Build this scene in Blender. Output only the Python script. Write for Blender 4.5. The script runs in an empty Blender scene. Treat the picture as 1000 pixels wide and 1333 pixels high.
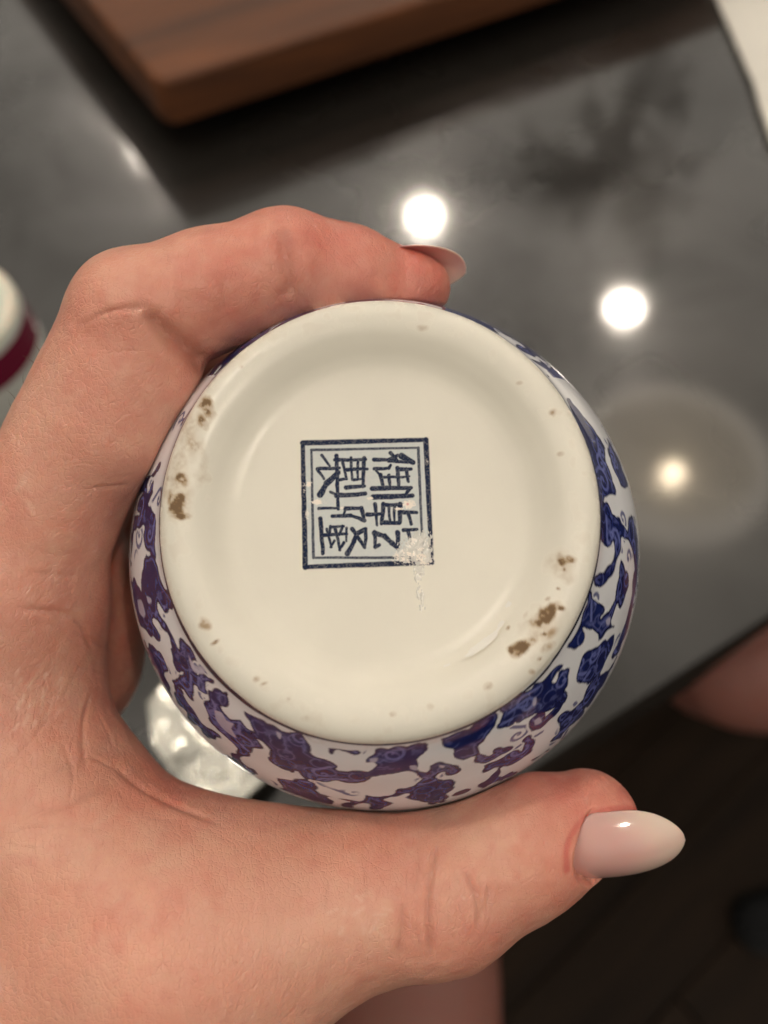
import bpy, math, random
import numpy as np
from mathutils import Matrix, Vector

# ---------------------------------------------------------------- camera, world, exposure
CM = 0.01
TH = math.radians(34.0)                 # camera tilt away from straight down
CAMZ = 34.0                             # height above the counter (cm)
FPX = 1154.0                            # focal length in photo pixels (1000 x 1333)
sc = bpy.context.scene
cam = bpy.data.cameras.new('camera'); camo = bpy.data.objects.new('camera', cam)
sc.collection.objects.link(camo)
camo.location = (0, 0, CAMZ*CM); camo.rotation_euler = (TH, 0, 0)
cam.sensor_fit = 'VERTICAL'; cam.sensor_height = 36.0; cam.sensor_width = 27.0
cam.lens = FPX/1333.0*36.0
cam.clip_start = 0.01; cam.clip_end = 50
cam.dof.use_dof = True; cam.dof.focus_distance = 0.122
cam.dof.aperture_fstop = 13.0
sc.camera = camo

world = bpy.data.worlds.new('World'); sc.world = world; world.use_nodes = True
wnt = world.node_tree; bg = wnt.nodes['Background']     # a lit room: pale ceiling above, dimmer walls all round
wtc = wnt.nodes.new('ShaderNodeTexCoord'); wsx = wnt.nodes.new('ShaderNodeSeparateXYZ'); wrp = wnt.nodes.new('ShaderNodeValToRGB')
wnt.links.new(wtc.outputs['Generated'], wsx.inputs[0]); wnt.links.new(wsx.outputs['Z'], wrp.inputs['Fac'])
wrp.color_ramp.interpolation = 'EASE'
wrp.color_ramp.elements[0].position = 0.0; wrp.color_ramp.elements[0].color = (.085, .07, .055, 1)
wrp.color_ramp.elements[1].position = 0.55; wrp.color_ramp.elements[1].color = (1.0, .915, .80, 1)
wnt.links.new(wrp.outputs['Color'], bg.inputs[0]); bg.inputs[1].default_value = 0.64
sc.view_settings.view_transform = 'Standard'; sc.view_settings.look = 'None'
sc.view_settings.exposure = 0.0; sc.view_settings.gamma = 1.0
sc.cycles.max_bounces = 8
sc.cycles.use_denoising = True

LAMP = 265.0

ct, st = math.cos(TH), math.sin(TH)
def cam2world(P):
    """x right, y up, d depth (cm) -> world cm"""
    P = np.asarray(P, float); x, y, d = P[..., 0], P[..., 1], P[..., 2]
    return np.stack([x, y*ct + d*st, CAMZ + y*st - d*ct], -1)
def world2cam(W):
    W = np.asarray(W, float); x, y, z = W[..., 0], W[..., 1], W[..., 2]-CAMZ
    return np.stack([x, y*ct + z*st, y*st - z*ct], -1)
def pc(px, py, d):
    return np.array([(px-500.0)/FPX*d, (666.5-py)/FPX*d, d])
def onplane(px, py, z=0.0):
    r = cam2world(pc(px, py, 1.0)) - np.array([0, 0, CAMZ])
    t = (z-CAMZ)/r[2]
    return np.array([0, 0, CAMZ]) + r*t

# ---------------------------------------------------------------- helpers
col = sc.collection
def mesh_obj(name, V, F, mat=None, parent=None, smooth=True, scale=CM):
    me = bpy.data.meshes.new(name)
    V = np.asarray(V, float)*scale
    me.from_pydata([tuple(v) for v in V], [], [tuple(f) for f in F]) if not isinstance(F, np.ndarray) else fast_mesh(me, V, F)
    me.update()
    if smooth: me.polygons.foreach_set('use_smooth', [True]*len(me.polygons))
    o = bpy.data.objects.new(name, me); col.objects.link(o)
    if mat: me.materials.append(mat)
    if smooth and not isinstance(F, np.ndarray):
        me.polygons.foreach_set('use_smooth', [len(p.vertices) <= 4 for p in me.polygons])
    if parent: o.parent = parent
    return o
def fast_mesh(me, V, F):
    n, k = F.shape
    me.vertices.add(len(V)); me.vertices.foreach_set('co', V.astype(np.float32).ravel())
    me.loops.add(n*k); me.loops.foreach_set('vertex_index', F.astype(np.int32).ravel())
    me.polygons.add(n); me.polygons.foreach_set('loop_start', np.arange(0, n*k, k, dtype=np.int32))
    me.polygons.foreach_set('loop_total', np.full(n, k, dtype=np.int32))
    me.update(calc_edges=True)
def attr_color(o, name, rgb):
    a = o.data.attributes.new(name, 'FLOAT_COLOR', 'POINT')
    c = np.ones((len(rgb), 4), np.float32); c[:, :3] = rgb
    a.data.foreach_set('color', c.ravel())
def attr_float(o, name, v):
    a = o.data.attributes.new(name, 'FLOAT', 'POINT'); a.data.foreach_set('value', np.asarray(v, np.float32))
def thing(name, label, cat, loc=(0, 0, 0), group=None, rot=None):
    o = bpy.data.objects.new(name, None); col.objects.link(o); o.empty_display_size = 0.01
    o.location = [c*CM for c in loc]
    if rot is not None: o.rotation_euler = rot
    o['label'] = label; o['category'] = cat
    if group: o['group'] = group
    return o
def tag(o, label, cat, group=None):
    o['label'] = label; o['category'] = cat
    if group: o['group'] = group
    return o
def grid_faces(nu, nv, wrap=False):
    F = []
    i = np.arange(nu if wrap else nu-1)[:, None]; j = np.arange(nv-1)[None, :]
    i2 = (i+1) % nu
    return np.stack([i*nv+j, i2*nv+j, i2*nv+j+1, i*nv+j+1], -1).reshape(-1, 4)
def catmull(P, n=12):
    P = np.asarray(P, float); Q = np.vstack([2*P[0]-P[1], P, 2*P[-1]-P[-2]])
    out = []
    for i in range(1, len(Q)-2):
        p0, p1, p2, p3 = Q[i-1:i+3]
        for t in np.linspace(0, 1, n, endpoint=False):
            out.append(.5*((2*p1)+(-p0+p2)*t+(2*p0-5*p1+4*p2-p3)*t*t+(-p0+3*p1-3*p2+p3)*t**3))
    out.append(P[-1]); return np.array(out)
# value noise ----------------------------------------------------
def _h(i, j, k, s):
    n = (i*374761393 + j*668265263 + k*1274126177 + s*144665) & 0x7fffffff
    n = ((n ^ (n >> 13))*1274126177) & 0x7fffffff
    return ((n ^ (n >> 16)) & 0xffff)/65535.0
def vnoise(P, s=0):
    P = np.asarray(P, float); I = np.floor(P).astype(np.int64); f = P-I; f = f*f*(3-2*f)
    r = 0
    for a in (0, 1):
        for b in (0, 1):
            for c in (0, 1):
                w = (f[:, 0] if a else 1-f[:, 0])*(f[:, 1] if b else 1-f[:, 1])*(f[:, 2] if c else 1-f[:, 2])
                r = r + w*_h(I[:, 0]+a, I[:, 1]+b, I[:, 2]+c, s)
    return r
def fbm(P, o=4, s=0):
    P = np.asarray(P, float)
    r = 0; a = .5; t = 0
    for i in range(o):
        r = r + a*vnoise(P*2**i, s+i); t += a; a *= .5
    return r/t
def ss(a, b, x):
    t = np.clip((x-a)/(b-a), 0, 1); return t*t*(3-2*t)
def srgb(r, g, b):
    c = np.array([r, g, b])/255.0
    return tuple(np.where(c <= .04045, c/12.92, ((c+.055)/1.055)**2.4))

# ---------------------------------------------------------------- materials
def new_mat(name):
    m = bpy.data.materials.new(name); m.use_nodes = True
    nt = m.node_tree; b = nt.nodes['Principled BSDF']
    return m, nt, b
def nd(nt, t, **kw):
    n = nt.nodes.new(t)
    for k, v in kw.items(): setattr(n, k, v)
    return n
def noise_bump(nt, b, scale, strength, dist, detail=4, prev=None, coord='Object'):
    tc = nd(nt, 'ShaderNodeTexCoord'); n = nd(nt, 'ShaderNodeTexNoise'); n.inputs['Scale'].default_value = scale
    n.inputs['Detail'].default_value = detail
    nt.links.new(tc.outputs[coord], n.inputs['Vector'])
    bp = nd(nt, 'ShaderNodeBump'); bp.inputs['Strength'].default_value = strength; bp.inputs['Distance'].default_value = dist
    nt.links.new(n.outputs['Fac'], bp.inputs['Height'])
    if prev: nt.links.new(prev.outputs['Normal'], bp.inputs['Normal'])
    nt.links.new(bp.outputs['Normal'], b.inputs['Normal'])
    return bp
def simple_mat(name, c, rough=.5, metal=0, bump=None, var=0.0, vscale=200, **kw):
    m, nt, b = new_mat(name)
    b.inputs['Base Color'].default_value = (*c, 1); b.inputs['Roughness'].default_value = rough
    b.inputs['Metallic'].default_value = metal
    for k, v in kw.items(): b.inputs[k.replace('_', ' ')].default_value = v
    if var:
        tc = nd(nt, 'ShaderNodeTexCoord'); n = nd(nt, 'ShaderNodeTexNoise'); n.inputs['Scale'].default_value = vscale
        n.inputs['Detail'].default_value = 5
        nt.links.new(tc.outputs['Object'], n.inputs['Vector'])
        mx = nd(nt, 'ShaderNodeMix', data_type='RGBA')
        mx.inputs['A'].default_value = (*[x*(1-var) for x in c], 1); mx.inputs['B'].default_value = (*[min(1, x*(1+var)) for x in c], 1)
        nt.links.new(n.outputs['Fac'], mx.inputs['Factor']); nt.links.new(mx.outputs['Result'], b.inputs['Base Color'])
    if bump: noise_bump(nt, b, *bump)
    return m

# porcelain reading its painted colour from the mesh
M_porc, nt, b = new_mat('painted_porcelain')
a = nd(nt, 'ShaderNodeAttribute', attribute_name='paint'); nt.links.new(a.outputs['Color'], b.inputs['Base Color'])
a2 = nd(nt, 'ShaderNodeAttribute', attribute_name='gloss'); nt.links.new(a2.outputs['Fac'], b.inputs['Roughness'])
b.inputs['Specular IOR Level'].default_value = .26
noise_bump(nt, b, 120, .06, .0006, 1)

M_skin, nt, b = new_mat('skin')
a = nd(nt, 'ShaderNodeAttribute', attribute_name='paint')
tc = nd(nt, 'ShaderNodeTexCoord')
n1 = nd(nt, 'ShaderNodeTexNoise'); n1.inputs['Scale'].default_value = 95; n1.inputs['Detail'].default_value = 6; n1.inputs['Roughness'].default_value = .65
nt.links.new(tc.outputs['Object'], n1.inputs['Vector'])
mr = nd(nt, 'ShaderNodeMapRange'); mr.inputs['From Min'].default_value = .3; mr.inputs['From Max'].default_value = .7
mr.inputs['To Min'].default_value = 0; mr.inputs['To Max'].default_value = 1; nt.links.new(n1.outputs['Fac'], mr.inputs['Value'])
mx = nd(nt, 'ShaderNodeMix', data_type='RGBA', blend_type='MULTIPLY'); mx.inputs['Factor'].default_value = 1
cr = nd(nt, 'ShaderNodeMix', data_type='RGBA'); cr.inputs['A'].default_value = (1, .88, .85, 1); cr.inputs['B'].default_value = (.98, 1, 1, 1)
nt.links.new(mr.outputs['Result'], cr.inputs['Factor'])
nt.links.new(a.outputs['Color'], mx.inputs['A']); nt.links.new(cr.outputs['Result'], mx.inputs['B'])
nt.links.new(mx.outputs['Result'], b.inputs['Base Color'])
b.inputs['Subsurface Weight'].default_value = .35; b.inputs['Subsurface Radius'].default_value = (1, .30, .15)
b.inputs['Subsurface Scale'].default_value = .0035
b.inputs['Roughness'].default_value = .40; b.inputs['Specular IOR Level'].default_value = .6
# skin relief: fine cells plus stretched wrinkles
v = nd(nt, 'ShaderNodeTexVoronoi', feature='DISTANCE_TO_EDGE'); v.inputs['Scale'].default_value = 1300
nt.links.new(tc.outputs['Object'], v.inputs['Vector'])
vr = nd(nt, 'ShaderNodeMapRange'); vr.inputs['From Max'].default_value = .12; nt.links.new(v.outputs['Distance'], vr.inputs['Value'])
bp1 = nd(nt, 'ShaderNodeBump'); bp1.inputs['Strength'].default_value = .4; bp1.inputs['Distance'].default_value = .00012
nt.links.new(vr.outputs['Result'], bp1.inputs['Height'])
n2 = nd(nt, 'ShaderNodeTexNoise'); n2.inputs['Scale'].default_value = 420; n2.inputs['Detail'].default_value = 5; n2.inputs['Roughness'].default_value = .6
mp = nd(nt, 'ShaderNodeMapping'); mp.inputs['Scale'].default_value = (1, .45, .8); mp.inputs['Rotation'].default_value = (0, .2, .7)
nt.links.new(tc.outputs['Object'], mp.inputs['Vector']); nt.links.new(mp.outputs['Vector'], n2.inputs['Vector'])
bp2 = nd(nt, 'ShaderNodeBump'); bp2.inputs['Strength'].default_value = .8; bp2.inputs['Distance'].default_value = .0005
v2 = nd(nt, 'ShaderNodeTexVoronoi', feature='DISTANCE_TO_EDGE'); v2.inputs['Scale'].default_value = 520
mp2 = nd(nt, 'ShaderNodeMapping'); mp2.inputs['Scale'].default_value = (1, .4, .7); mp2.inputs['Rotation'].default_value = (0, .1, -.5)
nt.links.new(tc.outputs['Object'], mp2.inputs['Vector']); nt.links.new(mp2.outputs['Vector'], v2.inputs['Vector'])
vr2 = nd(nt, 'ShaderNodeMapRange'); vr2.inputs['From Max'].default_value = .07; nt.links.new(v2.outputs['Distance'], vr2.inputs['Value'])
bp3 = nd(nt, 'ShaderNodeBump'); bp3.inputs['Strength'].default_value = .20; bp3.inputs['Distance'].default_value = .00018
nt.links.new(vr2.outputs['Result'], bp3.inputs['Height']); nt.links.new(bp1.outputs['Normal'], bp3.inputs['Normal'])
nt.links.new(n2.outputs['Fac'], bp2.inputs['Height']); nt.links.new(bp3.outputs['Normal'], bp2.inputs['Normal'])
nt.links.new(bp2.outputs['Normal'], b.inputs['Normal'])

M_nail, nt, b = new_mat('polished_nail')
a = nd(nt, 'ShaderNodeAttribute', attribute_name='paint'); nt.links.new(a.outputs['Color'], b.inputs['Base Color'])
b.inputs['Roughness'].default_value = .10; b.inputs['Coat Weight'].default_value = .8; b.inputs['Coat Roughness'].default_value = .04
b.inputs['Subsurface Weight'].default_value = .3; b.inputs['Subsurface Scale'].default_value = .002
noise_bump(nt, b, 120, .12, .0006, 2)

# dark polished stone counter
M_counter, nt, b = new_mat('polished_stone')
tc = nd(nt, 'ShaderNodeTexCoord')
n1 = nd(nt, 'ShaderNodeTexNoise'); n1.inputs['Scale'].default_value = 900; n1.inputs['Detail'].default_value = 4
nt.links.new(tc.outputs['Object'], n1.inputs['Vector'])
mx = nd(nt, 'ShaderNodeMix', data_type='RGBA'); mx.inputs['A'].default_value = (.009, .008, .007, 1); mx.inputs['B'].default_value = (.021, .0185, .016, 1)
nt.links.new(n1.outputs['Fac'], mx.inputs['Factor']); nt.links.new(mx.outputs['Result'], b.inputs['Base Color'])
n2 = nd(nt, 'ShaderNodeTexNoise'); n2.inputs['Scale'].default_value = 9; n2.inputs['Detail'].default_value = 6
nt.links.new(tc.outputs['Object'], n2.inputs['Vector'])
mr = nd(nt, 'ShaderNodeMapRange'); mr.inputs['From Min'].default_value = .3; mr.inputs['From Max'].default_value = .7
mr.inputs['To Min'].default_value = .22; mr.inputs['To Max'].default_value = .34
nt.links.new(n2.outputs['Fac'], mr.inputs['Value']); nt.links.new(mr.outputs['Result'], b.inputs['Roughness'])
b.inputs['IOR'].default_value = 1.5; b.inputs['Coat Weight'].default_value = 1.0; b.inputs['Coat IOR'].default_value = 1.58; b.inputs['Coat Roughness'].default_value = .07
noise_bump(nt, b, 55, .03, .0005, 3)

n3 = nd(nt, 'ShaderNodeTexNoise'); n3.inputs['Scale'].default_value = 6.5; n3.inputs['Detail'].default_value = 5; n3.inputs['Distortion'].default_value = .8
nt.links.new(tc.outputs['Object'], n3.inputs['Vector'])
mr = nd(nt, 'ShaderNodeMapRange'); mr.inputs['From Min'].default_value = .35; mr.inputs['From Max'].default_value = .68; mr.inputs['To Min'].default_value = .12; mr.inputs['To Max'].default_value = .70
nt.links.new(n3.outputs['Fac'], mr.inputs['Value']); nt.links.new(mr.outputs['Result'], b.inputs['Specular IOR Level'])
mr = nd(nt, 'ShaderNodeMapRange'); mr.inputs['From Min'].default_value = .35; mr.inputs['From Max'].default_value = .7; mr.inputs['To Min'].default_value = .05; mr.inputs['To Max'].default_value = .10
nt.links.new(n3.outputs['Fac'], mr.inputs['Value']); nt.links.new(mr.outputs['Result'], b.inputs['Coat Roughness'])

# walnut
M_wood, nt, b = new_mat('walnut')
tc = nd(nt, 'ShaderNodeTexCoord'); mp = nd(nt, 'ShaderNodeMapping'); mp.inputs['Scale'].default_value = (1.3, 16, 16)
nt.links.new(tc.outputs['Object'], mp.inputs['Vector'])
n1 = nd(nt, 'ShaderNodeTexNoise'); n1.inputs['Scale'].default_value = 3.2; n1.inputs['Detail'].default_value = 9; n1.inputs['Roughness'].default_value = .6; n1.inputs['Distortion'].default_value = .6
nt.links.new(mp.outputs['Vector'], n1.inputs['Vector'])
r = nd(nt, 'ShaderNodeValToRGB'); nt.links.new(n1.outputs['Fac'], r.inputs['Fac'])
r.color_ramp.elements[0].position = .3; r.color_ramp.elements[0].color = (.05, .021, .011, 1)
r.color_ramp.elements[1].position = .7; r.color_ramp.elements[1].color = (.175, .060, .020, 1)
nt.links.new(r.outputs['Color'], b.inputs['Base Color']); b.inputs['Roughness'].default_value = .55; b.inputs['Specular IOR Level'].default_value = .3
bp = nd(nt, 'ShaderNodeBump'); bp.inputs['Strength'].default_value = .2; bp.inputs['Distance'].default_value = .0004
nt.links.new(n1.outputs['Fac'], bp.inputs['Height']); nt.links.new(bp.outputs['Normal'], b.inputs['Normal'])

M_floor, nt, b = new_mat('dark_floorboards')
tc = nd(nt, 'ShaderNodeTexCoord'); mp = nd(nt, 'ShaderNodeMapping'); mp.inputs['Scale'].default_value = (1.0, 9, 9)
nt.links.new(tc.outputs['Object'], mp.inputs['Vector'])
oi = nd(nt, 'ShaderNodeObjectInfo'); ad = nd(nt, 'ShaderNodeVectorMath', operation='ADD')
nt.links.new(mp.outputs['Vector'], ad.inputs[0]); nt.links.new(oi.outputs['Location'], ad.inputs[1])
n1 = nd(nt, 'ShaderNodeTexNoise'); n1.inputs['Scale'].default_value = 2.5; n1.inputs['Detail'].default_value = 7
nt.links.new(ad.outputs['Vector'], n1.inputs['Vector'])
r = nd(nt, 'ShaderNodeValToRGB'); nt.links.new(n1.outputs['Fac'], r.inputs['Fac'])
r.color_ramp.elements[0].position = .3; r.color_ramp.elements[0].color = (.010, .0055, .0030, 1)
r.color_ramp.elements[1].position = .75; r.color_ramp.elements[1].color = (.030, .017, .009, 1)
nt.links.new(r.outputs['Color'], b.inputs['Base Color']); b.inputs['Roughness'].default_value = .6
b.inputs['Specular IOR Level'].default_value = .15

def emit_mat(name, c, s):
    m, nt, b = new_mat(name)
    b.inputs['Base Color'].default_value = (0, 0, 0, 1)
    b.inputs['Emission Color'].default_value = (*c, 1); b.inputs['Emission Strength'].default_value = s
    return m
M_lamp = emit_mat('lit_lamp_lens', (1, .88, .74), LAMP)
nt = M_lamp.node_tree; b = nt.nodes['Principled BSDF']; tc = nd(nt, 'ShaderNodeTexCoord'); sx = nd(nt, 'ShaderNodeVectorMath', operation='MULTIPLY'); sx.inputs[1].default_value = (1, 1, 0)
ln_ = nd(nt, 'ShaderNodeVectorMath', operation='LENGTH'); mr = nd(nt, 'ShaderNodeMapRange'); mr.interpolation_type = 'LINEAR'
mr.inputs['From Min'].default_value = 0; mr.inputs['From Max'].default_value = .084; mr.inputs['To Min'].default_value = 1; mr.inputs['To Max'].default_value = .02
pw_ = nd(nt, 'ShaderNodeMath', operation='POWER'); pw_.inputs[1].default_value = 3.2; mu_ = nd(nt, 'ShaderNodeMath', operation='MULTIPLY'); mu_.inputs[1].default_value = LAMP*2.6
nt.links.new(tc.outputs['Object'], sx.inputs[0]); nt.links.new(sx.outputs['Vector'], ln_.inputs[0]); nt.links.new(ln_.outputs['Value'], mr.inputs['Value']); nt.links.new(mr.outputs['Result'], pw_.inputs[0]); nt.links.new(pw_.outputs['Value'], mu_.inputs[0]); nt.links.new(mu_.outputs['Value'], b.inputs['Emission Strength'])
M_bulb = emit_mat('lit_bulb', (1, .80, .55), LAMP*.35)
M_trim = simple_mat('white_lamp_trim', (.8, .78, .74), .4, var=.05)
M_rubber = simple_mat('black_rubber', (.010, .010, .010), .9, var=.3)
M_towel = simple_mat('off_white_paper', (.80, .77, .70), .8, bump=(180, .6, .002, 5), var=.04, vscale=60)
M_black = simple_mat('black_cover', (.008, .008, .009), .95, var=.2)

# ---------------------------------------------------------------- jar geometry (local cm, +z out of the foot)
PROF = [(0, -.42), (.8, -.42), (1.45, -.42), (1.8, -.415), (2.0, -.375), (2.15, -.285), (2.30, -.15), (2.45, -.04), (2.62, 0), (2.76, -.025), (2.87, -.10), (2.93, -.21),
        (3.04, -.42), (3.24, -.72), (3.49, -1.12), (3.74, -1.62), (3.93, -2.15), (4.05, -2.7), (4.08, -3.3), (3.98, -4.0), (3.68, -4.75), (3.2, -5.4), (2.65, -5.85), (2.25, -6.15), (2.12, -6.5), (2.12, -7.0)]
LINE_Z = -.21
NCAM = np.array([-.025, .235, .97]); NCAM /= np.linalg.norm(NCAM)   # foot normal, camera axes (z towards camera)
XC = np.array([1, 0, 0]) - NCAM*NCAM[0]; XC /= np.linalg.norm(XC); YC = np.cross(NCAM, XC)
FOOT = pc(492, 659, 11.62)                                          # foot centre
RJ = np.stack([XC, YC, NCAM], 1)                                    # local -> cam (right, up, toward)
def jar2cam(P):
    Q = np.asarray(P) @ RJ.T
    return FOOT + Q*np.array([1, 1, -1])
def cam2jar(P):
    Q = (np.asarray(P)-FOOT)*np.array([1, 1, -1])
    return Q @ RJ
PS = catmull(PROF, 10)
WALL = PS[np.argmin(abs(PS[:, 0]-2.62)+10*(abs(PS[:, 1]) > .05)):]
wz, wr = WALL[::-1, 1].copy(), WALL[::-1, 0].copy()
for _i in range(1, len(wz)): wz[_i] = max(wz[_i], wz[_i-1]+1e-6)
def d_jar(P):
    """signed distance (approx.) to the filled jar outside, local cm"""
    r = np.hypot(P[..., 0], P[..., 1]); z = P[..., 2]
    R = np.interp(z, wz, wr)
    d = (r-R)*.85
    return np.maximum(np.maximum(d, z), -7.3-z)
def hit_jar(px, py):
    """photo pixel -> point on the jar's outside (local cm)"""
    c = np.array([500.0, 700.0]); p = np.array([px, py], float)
    for k in range(40):
        dr = pc(p[0], p[1], 1.0); dr = dr/np.linalg.norm(dr); t = 10.0
        for i in range(60):
            L = cam2jar(dr*t)
            r = math.hypot(L[0], L[1])
            if r < 2.3 and L[2] > -.6: d = L[2]-np.interp(r, [1.8, 2.0, 2.15, 2.3], [-.42, -.375, -.285, -.15])
            else: d = float(d_jar(L))
            if d < .003: return L
            if t > 19: break
            t += max(d*.6, .002)
        p = p + (c-p)/np.linalg.norm(c-p)*1.5
    return L

# ---- painted decoration, traced from the photograph, kept in the jar's own surface coordinates
def tr(o, s, pts): return [(o[0]+x/s, o[1]+y/s) for x, y in pts]
C2, C3, C4, C5, C6, C7, C8 = ((155, 480), 6.667), ((155, 670), 6.25), ((200, 840), 5.), ((380, 920), 5.), ((560, 860), 5.), ((690, 660), 5.125), ((660, 420), 5.126)
BLUE = [(C2, [(250,740),(215,880),(230,970),(340,840),(345,880),(310,930),(270,950),(240,1030),(250,1080),(290,1000),(290,1080),(250,1180),(285,1200),(295,1333),(110,1333),(180,1280),(150,1200),(200,1080),(130,1180),(90,1240),(110,1120),(160,950),(200,860)]),
 (C2, [(600,220),(490,430),(425,560),(405,550),(455,440),(560,290)]),
 (C3, [(110,0),(292,0),(294,180),(310,350),(270,320),(230,270),(195,180),(205,100),(170,100),(125,140),(115,240),(90,360),(60,370),(55,230),(85,110),(110,60)]),
 (C3, [(225,310),(300,350),(330,450),(380,570),(440,650),(435,720),(375,755),(325,700),(335,770),(400,860),(460,970),(490,1040),(515,975),(590,1020),(650,1150),(610,1130),(600,1180),(650,1250),(500,1250),(455,1180),(440,1120),(450,1060),(400,930),(310,840),(280,850),(345,960),(335,1005),(280,980),(200,920),(140,800),(110,650),(105,560),(130,528),(165,580),(190,640),(180,520),(205,440),(203,350)]),
 (C3, [(90,380),(105,400),(100,470),(80,550),(60,540),(60,480)]),
 (C3, [(170,1060),(240,1080),(245,1030),(290,1090),(350,1140),(385,1200),(385,1260),(240,1260),(215,1160)]),
 (C4, [(-20,0),(40,30),(70,80),(85,150),(80,200),(105,260),(110,345),(60,290),(0,170)]),
 (C4, [(120,0),(230,0),(255,115),(285,150),(335,150),(400,180),(360,200),(335,230),(350,270),(300,260),(280,230),(260,340),(235,320),(200,270),(160,270),(130,210),(190,170),(185,120),(140,100),(125,50)]),
 (C4, [(150,265),(185,270),(210,350),(260,410),(300,480),(370,540),(440,590),(400,605),(340,585),(290,520),(220,480),(215,430),(160,370),(145,320)]),
 (C4, [(370,250),(440,240),(490,270),(480,350),(440,350),(450,390),(500,430),(570,430),(620,490),(660,510),(640,540),(690,580),(730,640),(690,655),(640,660),(620,720),(570,740),(600,780),(670,820),(650,835),(560,800),(480,760),(420,700),(500,720),(545,680),(545,660),(480,600),(400,520),(350,420),(340,360),(365,310)]),
 (C4, [(600,375),(650,395),(740,445),(840,495),(1000,560),(1000,870),(940,815),(860,800),(780,770),(760,720),(770,680),(740,620),(690,570),(640,550),(650,500),(630,440)]),
 (C4, [(800,860),(900,880),(1000,880),(1000,1030),(940,1000),(900,970),(830,940),(850,920),(800,880)]),
 (C5, [(-10,100),(90,165),(110,240),(200,290),(300,340),(310,380),(500,385),(540,345),(530,310),(480,320),(480,290),(540,260),(550,225),(720,210),(860,185),(870,240),(820,280),(830,370),(870,410),(940,410),(950,470),(1000,490),(1000,620),(900,630),(760,610),(760,580),(680,590),(580,610),(660,630),(640,650),(590,660),(570,690),(520,680),(490,640),(400,640),(380,670),(330,650),(340,630),(380,625),(240,590),(260,620),(240,635),(120,610),(-10,560),(-10,490),(60,480),(150,500),(190,570),(400,620),(460,610),(480,580),(560,600),(650,580),(700,545),(760,540),(850,460),(780,400),(700,400),(600,420),(500,430),(490,480),(440,490),(340,480),(260,470),(210,490),(100,460),(40,400),(-10,400)]),
 (C5, [(225,200),(430,230),(400,250),(330,235),(290,225),(260,245),(230,230)]),
 (C5, [(900,370),(950,335),(1000,335),(1030,350),(1000,370),(960,385)]),
 (C6, [(70,455),(250,395),(340,335),(425,290),(440,350),(390,410),(360,490),(310,530),(340,585),(400,610),(430,560),(500,560),(545,570),(490,610),(430,640),(370,670),(310,660),(290,610),(220,630),(160,590),(150,530),(90,510)]),
 (C6, [(450,260),(560,185),(700,115),(820,0),(870,0),(820,40),(800,110),(840,110),(850,40),(900,30),(905,130),(880,180),(885,250),(840,330),(770,390),(720,440),(670,450),(640,420),(645,370),(690,330),(750,320),(770,340),(830,260),(800,230),(750,250),(690,310),(640,345),(590,365),(560,350),(520,390),(470,400),(450,370),(480,300)]),
 (C6, [(350,690),(450,650),(550,590),(600,600),(620,560),(610,520),(650,490),(690,530),(670,590),(600,650),(520,690),(470,710),(460,770),(540,730),(570,735),(540,760),(470,790),(420,800),(340,840),(305,820),(400,770),(440,710),(360,735)]),
 (C6, [(-10,650),(60,630),(120,640),(190,690),(180,740),(130,745),(90,710),(50,750),(70,780),(150,780),(150,820),(110,890),(60,920),(0,935),(-10,700)]),
 (C6, [(170,870),(240,840),(270,845),(230,870),(160,890)]),
 (C6, [(1000,250),(930,320),(850,360),(830,420),(850,460),(800,520),(850,510),(900,440),(1000,370)]),
 (C6, [(960,80),(1000,10),(1000,140),(955,130)]), (C6, [(780,585),(670,650),(690,665),(760,610)]),
 (C7, [(455,0),(520,0),(555,80),(590,80),(640,150),(660,60),(690,100),(720,220),(722,420),(700,600),(660,800),(600,950),(540,1000),(610,850),(650,700),(670,600),(680,450),(690,400),(670,280),(610,190),(590,300),(540,430),(490,505),(430,490),(430,440),(500,410),(545,330),(550,210),(510,265),(475,230),(462,130)]),
 (C7, [(600,350),(640,440),(650,520),(600,660),(570,650),(540,750),(560,790),(500,830),(460,870),(440,820),(400,780),(350,780),(355,850),(340,890),(300,910),(245,900),(315,780),(375,620),(395,540),(420,600),(480,620),(490,670),(460,730),(520,690),(560,600),(580,500),(590,400)]),
 (C7, [(560,860),(540,960),(500,1040),(470,1110),(400,1170),(310,1160),(320,1060),(350,960),(400,920),(450,930),(500,880)]),
 (C7, [(250,1050),(260,1100),(240,1200),(240,1300),(160,1333),(0,1333),(0,1180),(130,1095),(170,1160),(200,1090)]),
 (C7, [(480,1060),(400,1190),(340,1333),(420,1320),(500,1200),(560,1070),(590,1000),(480,1130)]),
 (C8, [(420,535),(500,640),(600,760),(650,850),(660,950),(700,1060),(715,1150),(650,1170),(630,1220),(660,1200),(700,1280),(750,1333),(612,1333),(605,1150),(575,980),(525,820),(445,640),(408,560)]),
 (C8, [(670,790),(720,840),(770,950),(800,1080),(770,1120),(720,1010),(680,900)]),
 (C8, [(50,130),(150,150),(250,240),(400,400),(300,310),(200,250),(100,170)])]
WHITE = [(C3, [(155,690),(190,690),(220,790),(205,830),(170,790)]), (C3, [(225,640),(265,660),(270,700),(240,700)]),
 (C4, [(235,30),(280,90),(330,95),(345,140),(290,145),(255,110)]), (C4, [(405,390),(450,400),(480,450),(530,470),(510,510),(540,575),(510,570),(450,520),(410,450)]),
 (C4, [(800,500),(835,520),(830,560),(810,540)]), (C5, [(500,285),(555,280),(550,310),(510,315)]), (C5, [(765,345),(815,345),(820,385),(775,375)]),
 (C6, [(680,370),(720,350),(735,390),(690,410)]), (C6, [(680,200),(700,200),(690,260),(670,250)]), (C6, [(60,650),(100,660),(90,680),(60,670)]), (C7, [(500,740),(530,720),(530,770),(510,780)])]
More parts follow.
